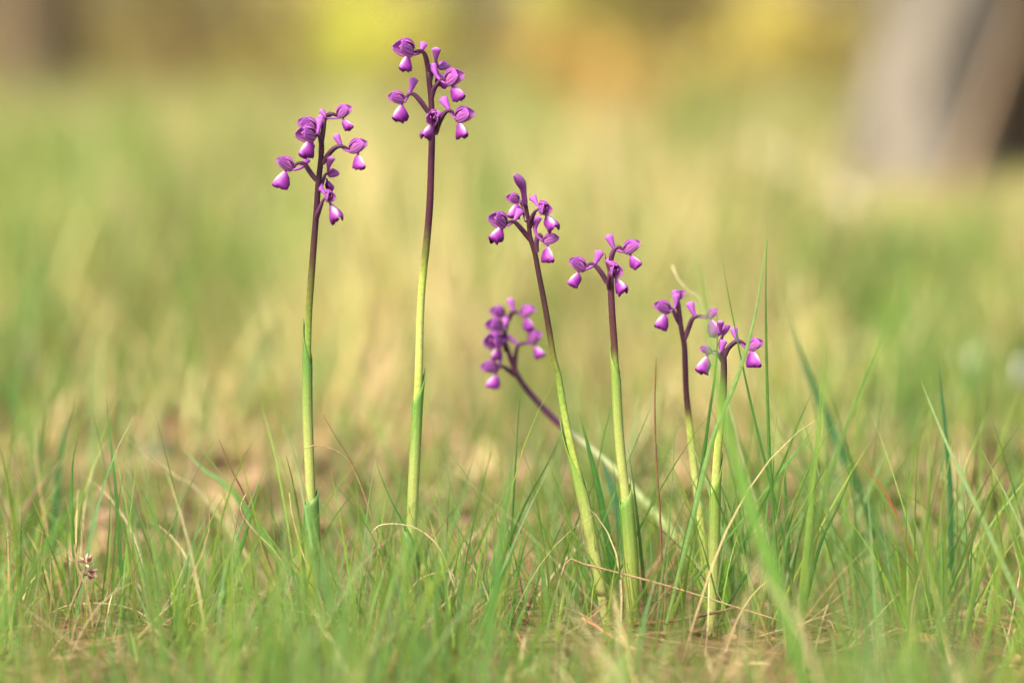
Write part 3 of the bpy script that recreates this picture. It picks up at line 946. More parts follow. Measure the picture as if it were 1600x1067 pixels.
def orchid(D, label, stem, radii, stops, flowers, sheaths=(), tips=(), Dbase=None, bud=None):
    Db = D if Dbase is None else Dbase
    n0 = len(stem)
    P = [at(x, y, D + (Db - D) * k / (n0 - 1)) for k, (x, y) in enumerate(stem)]
    P = to_ground(P)
    base = P[-1]
    t = thing('orchid', base, label, 'orchid', 'purple orchids in the grass')
    n = 70
    C = catmull(P, n)
    # pixel height of each ring (through the lens), for the stem's colours
    rel = C - np.array([0, 0, CAM_H]); dep = rel @ FWD
    py = 533.5 - LENS_PX * (rel @ UP) / dep
    pxx = 800 + LENS_PX * rel[:, 0] / dep
    r = np.interp(np.linspace(0, 1, n), np.linspace(0, 1, len(radii)), radii) * D / LENS_PX
    V, F, UV = tube(C, r, None, 14)
    key = py if stops[0][0] != 'x' else pxx
    st = [s for s in stops if s[0] != 'x']
    cc = lerp_stops(np.append(np.repeat(key, 14), [key[0], key[-1]]), st)
    rib = 1 + .12 * np.sin(UV[:, 1] * 2 * math.pi * 4)
    cc = cc * rib[:, None] * np.exp(rng.normal(0, .05, (len(cc), 1)))
    obj('stem', V, F, M_STEM, t, cols=cc)
    for (yt, yb, cut, wid, side, col, flarew) in sheaths:
        # sheath leaf: wraps the stem, oblique mouth with a free tip at one side
        i0, i1 = np.interp([yt, yb], py, np.arange(n))
        ns, na = 22, 20
        VS = []; CS = []
        for a in range(na + 1):
            th = 2 * math.pi * a / na * .97
            cosd = math.cos(th - math.pi * .97)             # the tip sits opposite the seam
            mouth = (abs(th - math.pi * .97) / math.pi) ** .75
            for k in range(ns):
                u = k / (ns - 1)
                s_ = i0 + (i1 - i0) * (cut * mouth + u * (1 - cut * mouth))
                j = int(min(max(math.floor(s_), 0), n - 2)); fr = s_ - j
                c = C[j] * (1 - fr) + C[j + 1] * fr
                rr = (r[j] * (1 - fr) + r[j + 1] * fr)
                prog = (s_ - i0) / (i1 - i0)
                w = rr + (wid * D / LENS_PX / 2 - rr) * math.sin(math.pi * min(.14 + prog * .86, 1)) ** .7 + .0002
                tipf = max(0, 1 - prog * 5) * flarew * D / LENS_PX * max(cosd, 0)
                ang = th - math.pi * .97 + (math.pi if side < 0 else 0)
                ca, sa = math.cos(ang * 1.0 + (.35 if side > 0 else -.35)), math.sin(ang + (.35 if side > 0 else -.35))
                VS.append(c + np.array([ca * (w + tipf), sa * (w + tipf), 0]))
                stripe = 1 + .10 * math.sin(th * 9)
                kb = min(1, max(0, (prog - .22) / .45)); CS.append(np.array(col) * stripe * (1 - kb) + np.array(PALE if wid < 20 else GRN) * stripe * kb)
        Fs = [f for f in grid_faces(na + 1, ns)]
        o = obj('sheath_leaf', VS, Fs, M_LEAF, t, cols=np.array(CS))
        md = o.modifiers.new('thickness', 'SOLIDIFY'); md.thickness = .0003
    for (pts, w, col) in tips:
        leaf_part(t, pts, D, w, col)
    if bud:
        q = bud
        Pb = catmull([at(x, y, D - .001) for x, y in q['pts']], 14)
        rb = np.array(q['r'])
        rr = np.interp(np.linspace(0, 1, 14), np.linspace(0, 1, len(rb)), rb) * D / LENS_PX
        Vb, Fb, UVb = tube(Pb, rr, None, 14)
        b = link('flower_bud', mesh('flower_bud', Vb - base, Fb, M_BUD, uvs=np.stack([UVb[:, 0] * .6 + .3, UVb[:, 1] * .8], -1)), t)
        b['label'] = 'closed dark purple bud at the top'
    for i, f in enumerate(flowers): flower(t, D, f, i)
    return t


def ribbon(P, w, face=0.0, crease=.3, base_w=.7, tip_pow=2.0):
    """Tapering leaf along P (tip first)."""
    n = len(P)
    V = []
    for i in range(n):
        T = P[min(i + 1, n - 1)] - P[max(i - 1, 0)]; T /= np.linalg.norm(T) + 1e-12
        a = np.cross(T, (math.sin(face), math.cos(face), 0)); a /= np.linalg.norm(a) + 1e-9
        b = np.cross(a, T)
        s = i / (n - 1)
        ww = w / 2 * (1 - (1 - min(s * 1.35, 1)) ** tip_pow * .98) * (1 - (1 - base_w) * max(0, (s - .7) / .3))
        for k in (-1, -.5, 0, .5, 1):
            V.append(P[i] + a * ww * k + b * ww * crease * abs(k))
    return np.array(V), grid_faces(n, 5)


def leaf_part(t, pts, D, w, col):
    P = catmull([at(x, y, D + .003) for x, y in pts], 16)
    V, F = ribbon(P, w * D / LENS_PX, .3, .4, .9)
    C = np.tile(col, (len(V), 1)) * np.tile([.9, 1.05, 1.15, 1.05, .9], 16)[:, None]
    obj('leaf', V, F, M_LEAF, t, cols=C)


SH = (.12, .23, .045)
orchid(1.80, 'second tallest orchid, leftmost of all, with seven open flowers',
       [(507, 186), (505, 205), (502, 226), (501.5, 248), (497.5, 286), (494.5, 330), (490.5, 380), (486, 440), (482.5, 490), (480.5, 560), (480.5, 640), (482.5, 700), (485.5, 770), (488, 850), (490, 950)],
       [3.6, 4.6, 5.0, 5.4, 5.6, 6, 6.4, 6.8, 7.2, 7.4], [(180, DK), (330, DK), (400, MID), (470, OLV), (540, LGR), (640, GRN), (720, PALE), (760, GRN), (1100, GRN)],
       [dict(T=(528, 182), yaw=25, tip=(548, 169), lip=(538, 186, 543, 205), spur=[(529, 185), (512, 184), (502, 173)], ov=[(508, 186), (513, 180), (520, 178.5)], ss=.75),
        dict(T=(494, 205), yaw=160, tip=(467, 191), lip=(483, 204, 478, 215), spur=[(494, 205), (500, 196), (502, 182)], ov=[(502, 226), (500, 212), (497, 205)], fat=1.05, dd=.003),
        dict(T=(492, 214), yaw=135, tip=(469, 212), lip=(482, 219, 483, 249), spur=[(492, 216), (497, 206), (500, 187)], ov=[(503, 240), (502, 222), (497, 211)], dd=-.005),
        dict(T=(458, 264), yaw=165, tip=(433, 251), lip=(444, 268, 444, 297), spur=[(459, 266), (472, 261), (480, 249)], ov=[(494, 282), (483, 267), (475, 256), (464, 256)]),
        dict(T=(547, 236), yaw=20, tip=(572, 224), lip=(561, 242, 557, 267), spur=[(548, 238), (535, 230), (525, 212)], ov=[(504, 256), (512, 243), (524, 231), (536, 229)], lyaw=45),
        dict(T=(513, 273), yaw=-50, L=20, pitch=0, lip=(512, 282, 515, 300), spur=[(513, 272), (513, 262), (516, 247)], ov=[(497, 300), (503, 285), (509, 272)], pink=1, flare=1.6),
        dict(T=(509, 309), yaw=60, L=21, pitch=0, lip=(518, 321, 530, 350), lyaw=75, spur=[(511, 308), (505, 299), (498, 291)], ov=[(493, 346), (498, 330), (505, 313)], pink=1, flare=1.3)],
       [(497, 800, .25, 15, -1, (.13, .26, .045), 1.5), (762, 1000, .12, 25, 1, SH, 1.5)])

orchid(1.805, 'tallest orchid, flowers reaching the top of the meadow, with yellow green lower stem',
       [(669, 112), (671.5, 134), (674, 162), (675, 209), (674, 249), (671.5, 320), (666, 385), (660, 440), (656.5, 500), (654.5, 580), (651, 660), (646, 760), (642, 850), (640, 950)],
       [4.2, 5.2, 5.6, 5.8, 6.2, 6.8, 7.4, 7.4, 7.6], [(90, DK), (240, (.07, .018, .035)), (350, (.06, .018, .024)), (400, OLV), (440, GRN), (520, PALE), (640, GRN), (760, PALE), (1100, GRN)],
       [dict(T=(646, 82), yaw=140, tip=(620, 76), lip=(635, 87, 636, 113), spur=[(646, 86), (656, 82), (663, 68)], ov=[(669, 114), (667, 98), (663, 84), (655, 79)]),
        dict(T=(686, 106), yaw=-50, L=20, pitch=5, lip=(686, 114, 690, 139), spur=[(685, 106), (681, 95), (682, 77)], ov=[(672, 128), (674, 116), (680, 106)], flare=1.4, lyaw=-20),
        dict(T=(697, 129), yaw=35, tip=(721, 118), lip=(709, 133, 715, 161), spur=[(696, 131), (684, 121), (675, 102)], ov=[(674, 156), (678, 140), (687, 127), (692, 124)], flare=1.2),
        dict(T=(632, 157), yaw=158, tip=(608, 153), lip=(626, 164, 628, 193), lyaw=135, spur=[(632, 160), (640, 145), (647, 124)], ov=[(669, 176), (659, 161), (647, 148), (638, 148)], flare=1.4, pink=1),
        dict(T=(679, 188), yaw=100, L=24, pitch=4, lip=(673, 194, 665, 221), lyaw=110, spur=[(680, 187), (684, 182), (686, 176)], ov=[(676, 205), (682, 195), (681, 188)]),
        dict(T=(712, 186), yaw=30, tip=(738, 178), lip=(719, 191, 721, 220), lyaw=60, spur=[(712, 186), (702, 172), (692, 154)], ov=[(681, 210), (687, 190), (697, 175), (706, 174)], flare=1.5)],
       [(574, 860, .22, 16.5, 1, (.15, .29, .045), 3.0), (812, 1030, .2, 29, -1, SH, 2)])

orchid(1.80, 'orchid leaning left with a closed dark bud on top, crossed by the fallen one',
       [(819.5, 306), (822, 324), (826, 347.6), (828.5, 371.6), (835.6, 395), (842, 429), (850, 470), (857, 510), (865, 560), (873, 590), (881, 640), (893, 700), (905, 750), (916, 800), (930, 870), (942, 940)],
       [2.8, 4.0, 4.6, 5.0, 5.6, 6.4, 6.8, 7, 7], [(300, DK), (450, (.05, .02, .02)), (510, MID), (560, OLV), (610, LGR), (680, GRN), (760, GRN), (870, PALE), (1100, GRN)],
       [dict(T=(811, 314), yaw=150, tip=(793, 310), lip=(806, 318, 808, 342), spur=[(812, 315), (817, 322), (820, 328)], ov=[(823, 346), (820, 332), (816, 318)], dd=.005, flare=.6),
        dict(T=(790, 352), yaw=140, tip=(768, 341), lip=(782, 354, 775, 381), spur=[(793, 353), (804, 344), (813, 329)], ov=[(828, 375), (816.5, 360), (804, 347), (795, 347)], flare=1.3),
        dict(T=(843, 327), yaw=60, L=25, pitch=-5, lip=(855, 336, 865, 362), lyaw=70, spur=[(843, 326), (838, 317), (832, 308)], ov=[(828, 356), (831, 341), (837, 330)], flare=1.2),
        dict(T=(849, 378), yaw=8, tip=(873, 373), lip=(857, 386, 852, 412), lyaw=45, spur=[(848, 377), (839, 368), (836, 356), (841, 340)], ov=[(839, 394), (838, 380), (841, 367), (846, 369)], pink=1)],
       [(655, 930, .42, 19, -1, (.20, .34, .05), 2)],
       bud=dict(pts=[(820.5, 322), (819, 308), (817.5, 296), (814.5, 287), (810, 280), (805, 274)], r=[4.0, 4.6, 4.4, 5.2, 7.8, 7.8, 4.6]))

orchid(1.798, 'upright orchid of middle height with three flowers and a green pointed sheath leaf',
       [(954, 425), (954, 440), (954.7, 457), (957, 500), (960, 540), (963, 600), (966, 660), (971, 720), (978, 780), (984, 850), (988, 920), (990, 1000)],
       [5.2, 5.4, 5.4, 5.8, 6.4, 6.8, 7.2, 7, 7], [(420, (.085, .025, .045)), (500, (.08, .027, .03)), (545, (.09, .04, .026)), (572, LGR), (650, GRN), (740, PALE), (900, GRN), (1100, PALE)],
       [dict(T=(915, 421), yaw=165, tip=(890, 408), lip=(902, 426, 900, 450), spur=[(916, 421), (929, 413), (937, 394)], ov=[(948, 442), (940.7, 428), (930, 415), (921, 412)], flare=1.4, pink=1),
        dict(T=(976, 394), yaw=18, tip=(999, 380), lip=(987, 399, 992, 422), spur=[(975, 394), (961, 389), (951, 369)], ov=[(955, 415), (955, 404), (960, 390), (968, 386)], flare=1.3, pink=1),
        dict(T=(955, 425), yaw=68, L=26, pitch=0, lip=(964, 434, 973, 461), lyaw=60, spur=[(957, 422), (956, 414), (952, 405)], ov=[(952, 452), (951, 440), (953, 430)], flare=1.4, pink=1)],
       [(750, 1000, .16, 23, 1, (.15, .29, .04), 1.5), (537, 800, .2, 14.2, -1, (.24, .34, .06), .5)],
       tips=[([(945.5, 395), (947, 408), (951, 422), (953, 435)], 5, (.2, .05, .1))])

orchid(1.90, 'fallen orchid lying slanted and out of focus behind the others',
       [(800, 487), (794, 497), (788, 524), (794, 549), (807.5, 585), (830, 616.5), (857, 646), (886, 673), (910, 692), (960, 735), (1000, 778), (1050, 835), (1085, 885), (1118, 945)],
       [3.4, 4.2, 5, 6, 6.8, 8.5, 9.5, 9.5], [(460, (.06, .016, .045)), (600, (.08, .02, .06)), (660, (.13, .04, .085)), (690, (.46, .48, .22)), (760, (.46, .52, .2)), (960, (.40, .48, .14))],
       [dict(T=(814, 492), yaw=20, tip=(835, 483), lip=(824, 495, 821, 518), spur=[(812, 491), (803, 486), (797, 468)], ov=[(795, 500), (799, 489), (806, 488)], dd=-.002),
        dict(T=(788, 492), yaw=150, tip=(768, 486), lip=(779, 496, 777, 512), ov=[(789, 520), (791, 506), (790, 496)], dd=.006),
        dict(T=(784, 512), yaw=140, tip=(763, 508), lip=(777, 515, 774, 530), ov=[(788, 530), (788, 520)], spur=[(784, 512), (790, 506), (791, 497)]),
        dict(T=(828, 536), yaw=35, tip=(843, 520), lip=(838, 541, 842, 561), spur=[(827, 537), (810, 537), (793, 526)], ov=[(805, 582), (805, 560), (809, 541), (818, 536)], dd=-.003, flare=.5),
        dict(T=(783, 537), yaw=125, tip=(764, 534), lip=(776, 541, 778, 565), ov=[(790, 548), (789, 542)], spur=[(783, 537), (788, 532), (792, 523)]),
        dict(T=(779, 576), yaw=160, tip=(753, 575), lip=(773, 586, 774, 609), spur=[(779, 575), (781, 564), (780, 553)], ov=[(806, 588), (794, 578), (783, 572)], dd=-.002)],
       Dbase=1.93)

orchid(1.835, 'slightly blurred small orchid left of the broad blurred grass blade',
       [(1059, 470), (1061.5, 489), (1064, 511), (1068, 531), (1070, 548), (1072, 609), (1077, 660), (1083, 720), (1092, 790), (1100, 860), (1107, 940)],
       [3.6, 4.4, 5, 5.6, 6.2, 6.6, 6.8], [(450, DK), (600, DK), (640, (.07, .035, .02)), (665, GRN), (740, PALE), (1100, GRN)],
       [dict(T=(1047, 486), yaw=160, tip=(1023, 477), lip=(1038, 490, 1036, 516), spur=[(1047, 487), (1055, 479), (1057, 461)], ov=[(1065, 510), (1057, 496), (1050, 482)]),
        dict(T=(1060, 466), yaw=60, L=15, pitch=40, ov=[(1061, 488), (1060, 476)], spur=[(1060, 468), (1057, 462), (1053, 456)], dd=.004, flare=.8),
        dict(T=(1106, 496), yaw=15, tip=(1121, 485), lip=(1112, 500, 1114, 528), spur=[(1104, 497), (1086, 492), (1078, 474)], ov=[(1070, 530), (1077, 510), (1083, 497), (1094, 494)], flare=1.3)])

orchid(1.80, 'lowest orchid, half hidden by the broad blurred grass blade',
       [(1129, 545), (1130.5, 555), (1131, 582), (1128, 640), (1122, 700), (1118, 760), (1116, 850), (1113, 950), (1112, 1003)],
       [4.5, 6.2, 6.4, 6.8, 7.2, 7.4, 7.4], [(540, (.06, .018, .04)), (585, (.05, .02, .02)), (620, OLV), (680, GRN), (760, PALE), (1100, GRN)],
       [dict(T=(1169, 544), yaw=25, tip=(1190, 535), lip=(1178, 548, 1173, 575), lyaw=40, spur=[(1165, 543), (1152, 530), (1146, 513)], ov=[(1131, 560), (1138, 544), (1150, 534), (1160, 535)], flare=1.1),
        dict(T=(1130, 522), yaw=-40, L=17, pitch=50, ov=[(1128, 550), (1126, 535)], spur=[(1130, 524), (1126, 515), (1126, 503)], pink=1),
        dict(T=(1112, 551), yaw=170, tip=(1094, 545), lip=(1103, 557, 1101, 586), lyaw=150, spur=[(1114, 552), (1125, 550), (1131, 533)], ov=[(1130, 566), (1124, 555), (1118, 549)])],
       [(705, 1000, .25, 17, 1, (.22, .35, .05), 1.5)],
       tips=[([(1137, 872), (1131, 905), (1130, 950), (1131, 1003)], 24, (.17, .33, .04))])

# ------------------------------------------------------------------ single blades, stalks and twigs one can pick out
G1, G2, G3, G4 = (.08, .21, .04), (.14, .28, .05), (.06, .16, .05), (.27, .38, .13)
TAN, BRN, RED = (.46, .34, .17), (.26, .15, .07), (.40, .15, .06)
shoots = [
    ('grass_shoot', 'tallest upright grass blade right of the lowest orchid', [(1200, 340), (1197, 420), (1197, 500), (1199, 600), (1203, 720), (1212, 850)], 6.5, 1.79, 1.79, G2),
    ('grass_shoot', 'broad grass blade folded beside the tallest one, slanting down left across the stems', [(1202, 345), (1190, 430), (1177, 505), (1152, 590), (1112, 690), (1080, 820), (1060, 900)], 8.5, 1.785, 1.78, (.24, .38, .10)),
    ('grass_shoot', 'thin wiry blade slanting right from above the lowest orchid', [(1127, 397), (1140, 470), (1160, 570), (1185, 680), (1215, 800), (1235, 900)], 4.5, 1.79, 1.79, G1),
    ('grass_shoot', 'dark narrow blade rising behind the broad blurred blade', [(1120, 474), (1120, 560), (1108, 650), (1092, 760), (1070, 850)], 7, 1.785, 1.79, G1),
    ('grass_shoot', 'broad blurred blade in front of the lowest orchid', [(1082, 380), (1102, 480), (1122, 600), (1146, 700), (1172, 790), (1205, 880), (1232, 980)], 21, 1.56, 1.54, (.18, .35, .055)),
    ('grass_shoot', 'pale blade with a sharp tip leaning left at the right side', [(1438, 592), (1478, 690), (1530, 800), (1590, 930)], 9, 1.765, 1.74, G4),
    ('grass_shoot', 'bluish green upright blade behind the pale leaning one', [(1465, 560), (1475, 650), (1485, 760), (1487, 880)], 10, 1.86, 1.86, (.06, .19, .07)),
    ('grass_shoot', 'pale short blade at the right border', [(1531, 698), (1570, 770), (1600, 835), (1625, 900)], 6, 1.79, 1.78, G4),
    ('grass_shoot', 'dark blurred blade leaning left in the gap right of the tall pair', [(1234, 495), (1262, 580), (1300, 670), (1345, 770), (1380, 850)], 16, 2.0, 1.98, G3),
    ('grass_shoot', 'blurred long blade leaning right towards the grey trunk', [(1405, 430), (1375, 540), (1325, 660), (1288, 770), (1255, 920)], 9, 1.69, 1.67, (.20, .34, .07)),
    ('grass_shoot', 'blurred upright blade left of the long leaning one', [(1290, 520), (1282, 640), (1268, 760), (1258, 900)], 8, 1.67, 1.67, (.20, .33, .06)),
    ('grass_shoot', 'fine blade with a light tip crossing the tall blade near its foot', [(1277, 595), (1250, 655), (1222, 725), (1170, 830)], 5, 1.80, 1.80, G2),
    ('grass_shoot', 'short fine blade just right of the tall blade', [(1282, 667), (1235, 720), (1190, 775), (1130, 850)], 5, 1.79, 1.80, G2),
    ('grass_shoot', 'flat bright blade under the short fine one', [(1275, 665), (1245, 705), (1215, 745), (1160, 850)], 9, 1.815, 1.81, (.13, .30, .05)),
    ('grass_shoot', 'fine blade slanting right below the fine tips at the right', [(1338, 720), (1310, 790), (1282, 850), (1262, 930)], 6, 1.80, 1.80, G1),
    ('grass_shoot', 'needle thin upright blade under the pale leaning blade', [(1417, 768), (1416, 820), (1415, 900)], 4, 1.80, 1.80, G2),
    ('grass_shoot', 'blurred blade leaning right past the red tipped shoot', [(1387, 690), (1365, 750), (1330, 830), (1290, 900)], 9, 1.90, 1.90, G4),
    ('grass_shoot', 'red orange withered tip among the right grass', [(1340, 707), (1362, 740), (1385, 772), (1420, 850)], 7, 1.87, 1.87, (.42, .16, .07)),
    ('grass_shoot', 'narrow upright blade among the left grass, taller than its neighbours', [(165, 608), (171, 680), (180, 760), (188, 880)], 7, 1.82, 1.81, G1),
    ('grass_shoot', 'bright straight blade left of the taller narrow blade', [(125, 668), (113, 730), (113, 820), (119, 900)], 7, 1.80, 1.80, (.13, .28, .05)),
    ('grass_shoot', 'blurred paired blade at the back of the left grass', [(115, 625), (97, 690), (88, 760), (82, 840)], 11, 1.95, 1.95, G3),
    ('grass_shoot', 'broad blurred blade slanting across the left grass', [(230, 680), (160, 745), (100, 810), (40, 910)], 11, 1.62, 1.60, (.15, .30, .05)),
    ('grass_shoot', 'sharp bright blade leaning right towards the leftmost orchid', [(409, 748), (388, 820), (368, 880), (335, 970)], 8, 1.80, 1.80, (.11, .30, .05)),
    ('grass_shoot', 'dark fine blade leaning left beside the tallest stem', [(584, 713), (608, 775), (640, 835), (690, 930)], 5, 1.79, 1.79, G1),
    ('grass_shoot', 'fine blade leaning right below the fallen orchid', [(886, 660), (855, 725), (822, 785), (795, 850)], 4.5, 1.80, 1.80, G1),
    ('grass_shoot', 'fine blade leaning left against the leaning orchid', [(845, 672), (862, 735), (885, 800), (910, 880)], 4, 1.79, 1.79, G2),
    ('grass_shoot', 'dark green leaf blade between the leaning and the upright orchid', [(905, 645), (922, 710), (938, 780), (955, 870)], 14, 1.825, 1.82, G1),
    ('grass_shoot', 'bluish broad blade behind the green leaf blade', [(938, 710), (958, 770), (975, 840), (985, 910)], 19, 1.87, 1.87, (.09, .22, .11)),
    ('grass_shoot', 'fine upright blade just below the fallen flower spike', [(817, 593), (811, 640), (807, 700), (800, 820)], 4, 1.81, 1.81, G1),
    ('grass_shoot', 'blurred bright blade in front of the tuft left of the leaning orchid', [(806, 660), (797, 740), (786, 820), (770, 950)], 14, 1.6, 1.6, (.13, .29, .06)),
    ('grass_shoot', 'curled broad blade lying at the foot of the upright orchid', [(890, 999), (915, 990), (945, 993), (968, 1008), (985, 1035)], 14, 1.775, 1.76, (.14, .28, .07)),
    ('grass_shoot', 'broad leaf standing behind the foot of the upright orchid', [(962, 845), (948, 880), (945, 930), (948, 990)], 26, 1.83, 1.83, (.11, .25, .04)),
    ('grass_shoot', 'short dark blade leaning right between the two small orchids', [(1205, 838), (1180, 880), (1155, 915), (1130, 960)], 7, 1.795, 1.79, G3),
    ('grass_shoot', 'straight blade standing right of the lowest stem base', [(1225, 700), (1228, 790), (1232, 870), (1237, 945)], 8, 1.83, 1.83, G1),
    ('grass_shoot', 'golden withered upright blade in the left grass', [(211, 858), (209, 900), (210, 940), (212, 990)], 5, 1.80, 1.80, (.45, .27, .06)),
    ('grass_shoot', 'blurred green blade floating in from the left of the leftmost orchid', [(285, 700), (320, 735), (360, 765), (420, 850)], 12, 1.9, 1.88, (.12, .27, .05)),
    ('dry_stalk', 'brown dry stalk bent over left of the leftmost orchid', [(342, 686), (360, 730), (378, 765), (388, 790), (410, 850)], 5, 1.80, 1.81, BRN),
    ('dry_stalk', 'curly tan grass thread hanging by the brown bent stalk', [(384, 772), (376, 790), (380, 806), (400, 832), (430, 862), (446, 890), (453, 925)], 5, 1.79, 1.79, TAN),
    ('dry_stalk', 'slender dry stalk leaning left behind the leftmost stem', [(506, 649), (522, 678), (540, 706), (560, 745), (585, 820)], 4, 1.82, 1.82, BRN),
    ('dry_stalk', 'tan stalk arching over to touch the leftmost stem', [(476, 701), (492, 696), (515, 700), (540, 715), (558, 745), (575, 790), (590, 840), (600, 900)], 4.5, 1.785, 1.80, (.40, .28, .13)),
    ('dry_stalk', 'long tan thread rising in front of the leftmost orchid base', [(452, 770), (458, 810), (475, 870), (500, 930), (515, 1000)], 4.5, 1.785, 1.77, (.45, .35, .14)),
    ('dry_stalk', 'pale thread arched across the tallest stem near its sheath', [(579, 838), (588, 823), (612, 818), (645, 823), (670, 838), (690, 862), (708, 910)], 4, 1.785, 1.785, (.6, .5, .27)),
    ('dry_stalk', 'thin arched thread right of the tallest orchid base', [(638, 928), (655, 905), (685, 894), (706, 895), (713, 930), (714, 1000)], 3.5, 1.785, 1.785, (.55, .42, .22)),
    ('dry_stalk', 'tall straight brown dry stalk between the upright and blurred orchids', [(1025, 560), (1023, 640), (1026, 730), (1031, 800), (1034, 880)], 5.5, 1.80, 1.80, (.22, .12, .06)),
    ('dry_stalk', 'sharply kinked dry stalk with its tip lying right across the upright stem', [(1215, 968), (1140, 945), (1050, 917), (960, 893), (905, 879), (889, 873), (880, 890), (862, 950), (850, 1010)], 5, 1.77, 1.78, (.44, .30, .15)),
    ('dry_stalk', 'pale dry blade tilted left behind the left grass, blurred', [(195, 683), (235, 715), (275, 745), (313, 770), (380, 860)], 9, 1.875, 1.9, (.55, .47, .22)),
    ('dry_stalk', 'short tan withered blade blurred at the far left', [(103, 710), (82, 738), (60, 766), (45, 786), (10, 850)], 15, 1.93, 1.95, (.46, .36, .18)),
    ('dry_stalk', 'pale thread arching over the left grass by the brown flower head', [(82, 956), (105, 946), (150, 942), (195, 948), (230, 965), (255, 1000)], 4, 1.80, 1.80, (.58, .48, .24)),
    ('dry_stalk', 'tan stalk slanting up at the right border', [(1598, 870), (1588, 930), (1574, 1000), (1558, 1065)], 6, 1.78, 1.76, (.5, .38, .2)),
    ('dry_stalk', 'pale blurred stalk behind the tall blade, slanting from the spikes', [(1050, 415), (1056, 432), (1075, 455), (1096, 475), (1135, 620), (1160, 720), (1200, 850)], 6, 1.90, 1.9, (.55, .48, .26)),
    ('dry_stalk', 'orange brown withered blade bent low in front of the kinked stalk', [(806, 985), (818, 1010), (828, 1040), (838, 1075)], 6, 1.74, 1.73, (.5, .3, .1)),
]


def build_shoot(name, label, pts, w, D0, D1, col):
    n0 = len(pts)
    P = to_ground([at(x, y, D0 + (D1 - D0) * k / (n0 - 1)) for k, (x, y) in enumerate(pts)])
    n = 26
    C = catmull(P, n)
    dry = name == 'dry_stalk'
    face = rng.uniform(-.5, .5)
    if dry and w < 8:
        r = .8 * w * D0 / LENS_PX / 2 * (.45 + .55 * np.linspace(0, 1, n) ** .6) * (1 + .15 * np.sin(np.arange(n) * 1.9 + rng.uniform(0, 6)))
        V, F, UV = tube(C, r, r * .7, 7)
        u = UV[:, 0:1]
    else:
        V, F = ribbon(C, w * D0 / LENS_PX, face, .3 if not dry else .25, .55, 2.2)
        u = np.repeat(np.linspace(0, 1, n), 5)[:, None]
    col = np.array(col)
    tipc = col * 1.15 if dry else col * .7 + np.array((.34, .30, .10)) * .3
    C2 = col * (1 - .25 * u)
    C2 = np.where(u < .12, tipc * (1 - u / .12) + C2 * u / .12, C2)
    if not dry: C2 = C2 + np.array((.07, .08, .02)) * np.clip(u - .75, 0, 1) * 2
    C2 = C2 * np.exp(rng.normal(0, .06, (len(V), 1)))
    if not (dry and w < 8): C2 = C2 * np.tile([.92, 1, 1.12, 1, .92], n)[:, None]
    o = obj(name, V, F, M_DRY if dry else M_GRASS, cols=C2, origin=P[-1])
    tag(o, label, 'grass blade' if not dry else 'dry stalk', 'single grass blades one can pick out' if not dry else 'dry stalks among the grass')


for s in shoots: build_shoot(*s)


# brown woodrush head at the left
def rush():
    P = to_ground([at(x, y, 1.775) for x, y in [(134, 884), (130, 898), (126, 912), (112, 945), (98, 990), (86, 1040)]])
    C = catmull(P, 24)
    t = thing('woodrush', P[-1], 'brown woodrush flower heads on a thin stalk in the left grass', 'woodrush')
    V, F, UV = tube(C, np.linspace(1.6, 3.2, 24) * 1.8 / LENS_PX, None, 7)
    cc = np.array((.26, .14, .09)) * (1 - UV[:, 0:1]) + np.array((.10, .17, .05)) * UV[:, 0:1]
    obj('stalk', V, F, M_STEM, t, cols=cc)
    for (cx, cyy, R, n, up_, dark) in ((134, 876, 15, 22, .9, 0), (138, 897, 15, 46, .1, 1)):
        c = at(cx, cyy, 1.773)
        V = []; F = []; K = []
        for k in range(n):
            d = rng.normal(0, 1, 3); d[2] = d[2] * .6 + up_
            d[0] += .35 * dark; d /= np.linalg.norm(d)
            e = np.cross(d, rng.normal(0, 1, 3)); e /= np.linalg.norm(e); g = np.cross(d, e)
            L = R * rng.uniform(.7, 1.15) * 1.8 / LENS_PX; w = L * .17
            b0 = c - np.array([0, 0, 4 * 1.8 / LENS_PX]) * (1 - dark)
            b = len(V)
            V += [b0, b0 + d * L * .55 + e * w, b0 + d * L * .5 + g * w * .8, b0 + d * L * .55 - e * w, b0 + d * L]
            F += [(b, b + 1, b + 2), (b, b + 2, b + 3), (b + 1, b + 4, b + 2), (b + 2, b + 4, b + 3)]
            base = np.array([(.30, .16, .10), (.42, .27, .18), (.18, .09, .06)][rng.integers(3)]) * (1.0 if dark else 1.25)
            K += [base * .8, base, base * .7, base, base * 1.6 + .1]
        obj('flower_head', V, F, M_LITTER, t, cols=np.array(K), smooth=False)


rush()


# twigs and needles on the ground
def twig(pts, D0, D1, radii, cols, name, label, cat):
    n = 26; k0 = len(pts)
    C = catmull([at(x, y, D0 + (D1 - D0) * k / (k0 - 1)) for k, (x, y) in enumerate(pts)], n)
    t = np.linspace(0, 1, n)
    r = np.interp(t, np.linspace(0, 1, len(radii)), radii) * D0 / LENS_PX * (1 + .07 * np.sin(np.arange(n) * 2.3))
    V, F, UV = tube(C, r, None, 9)
    cc = lerp_stops(UV[:, 0], [(k / (len(cols) - 1), c) for k, c in enumerate(cols)]) * np.exp(rng.normal(0, .1, (len(V), 1)))
    o = obj(name, V, F, M_WOOD, cols=cc, origin=C[n // 2])
    return tag(o, label, cat)


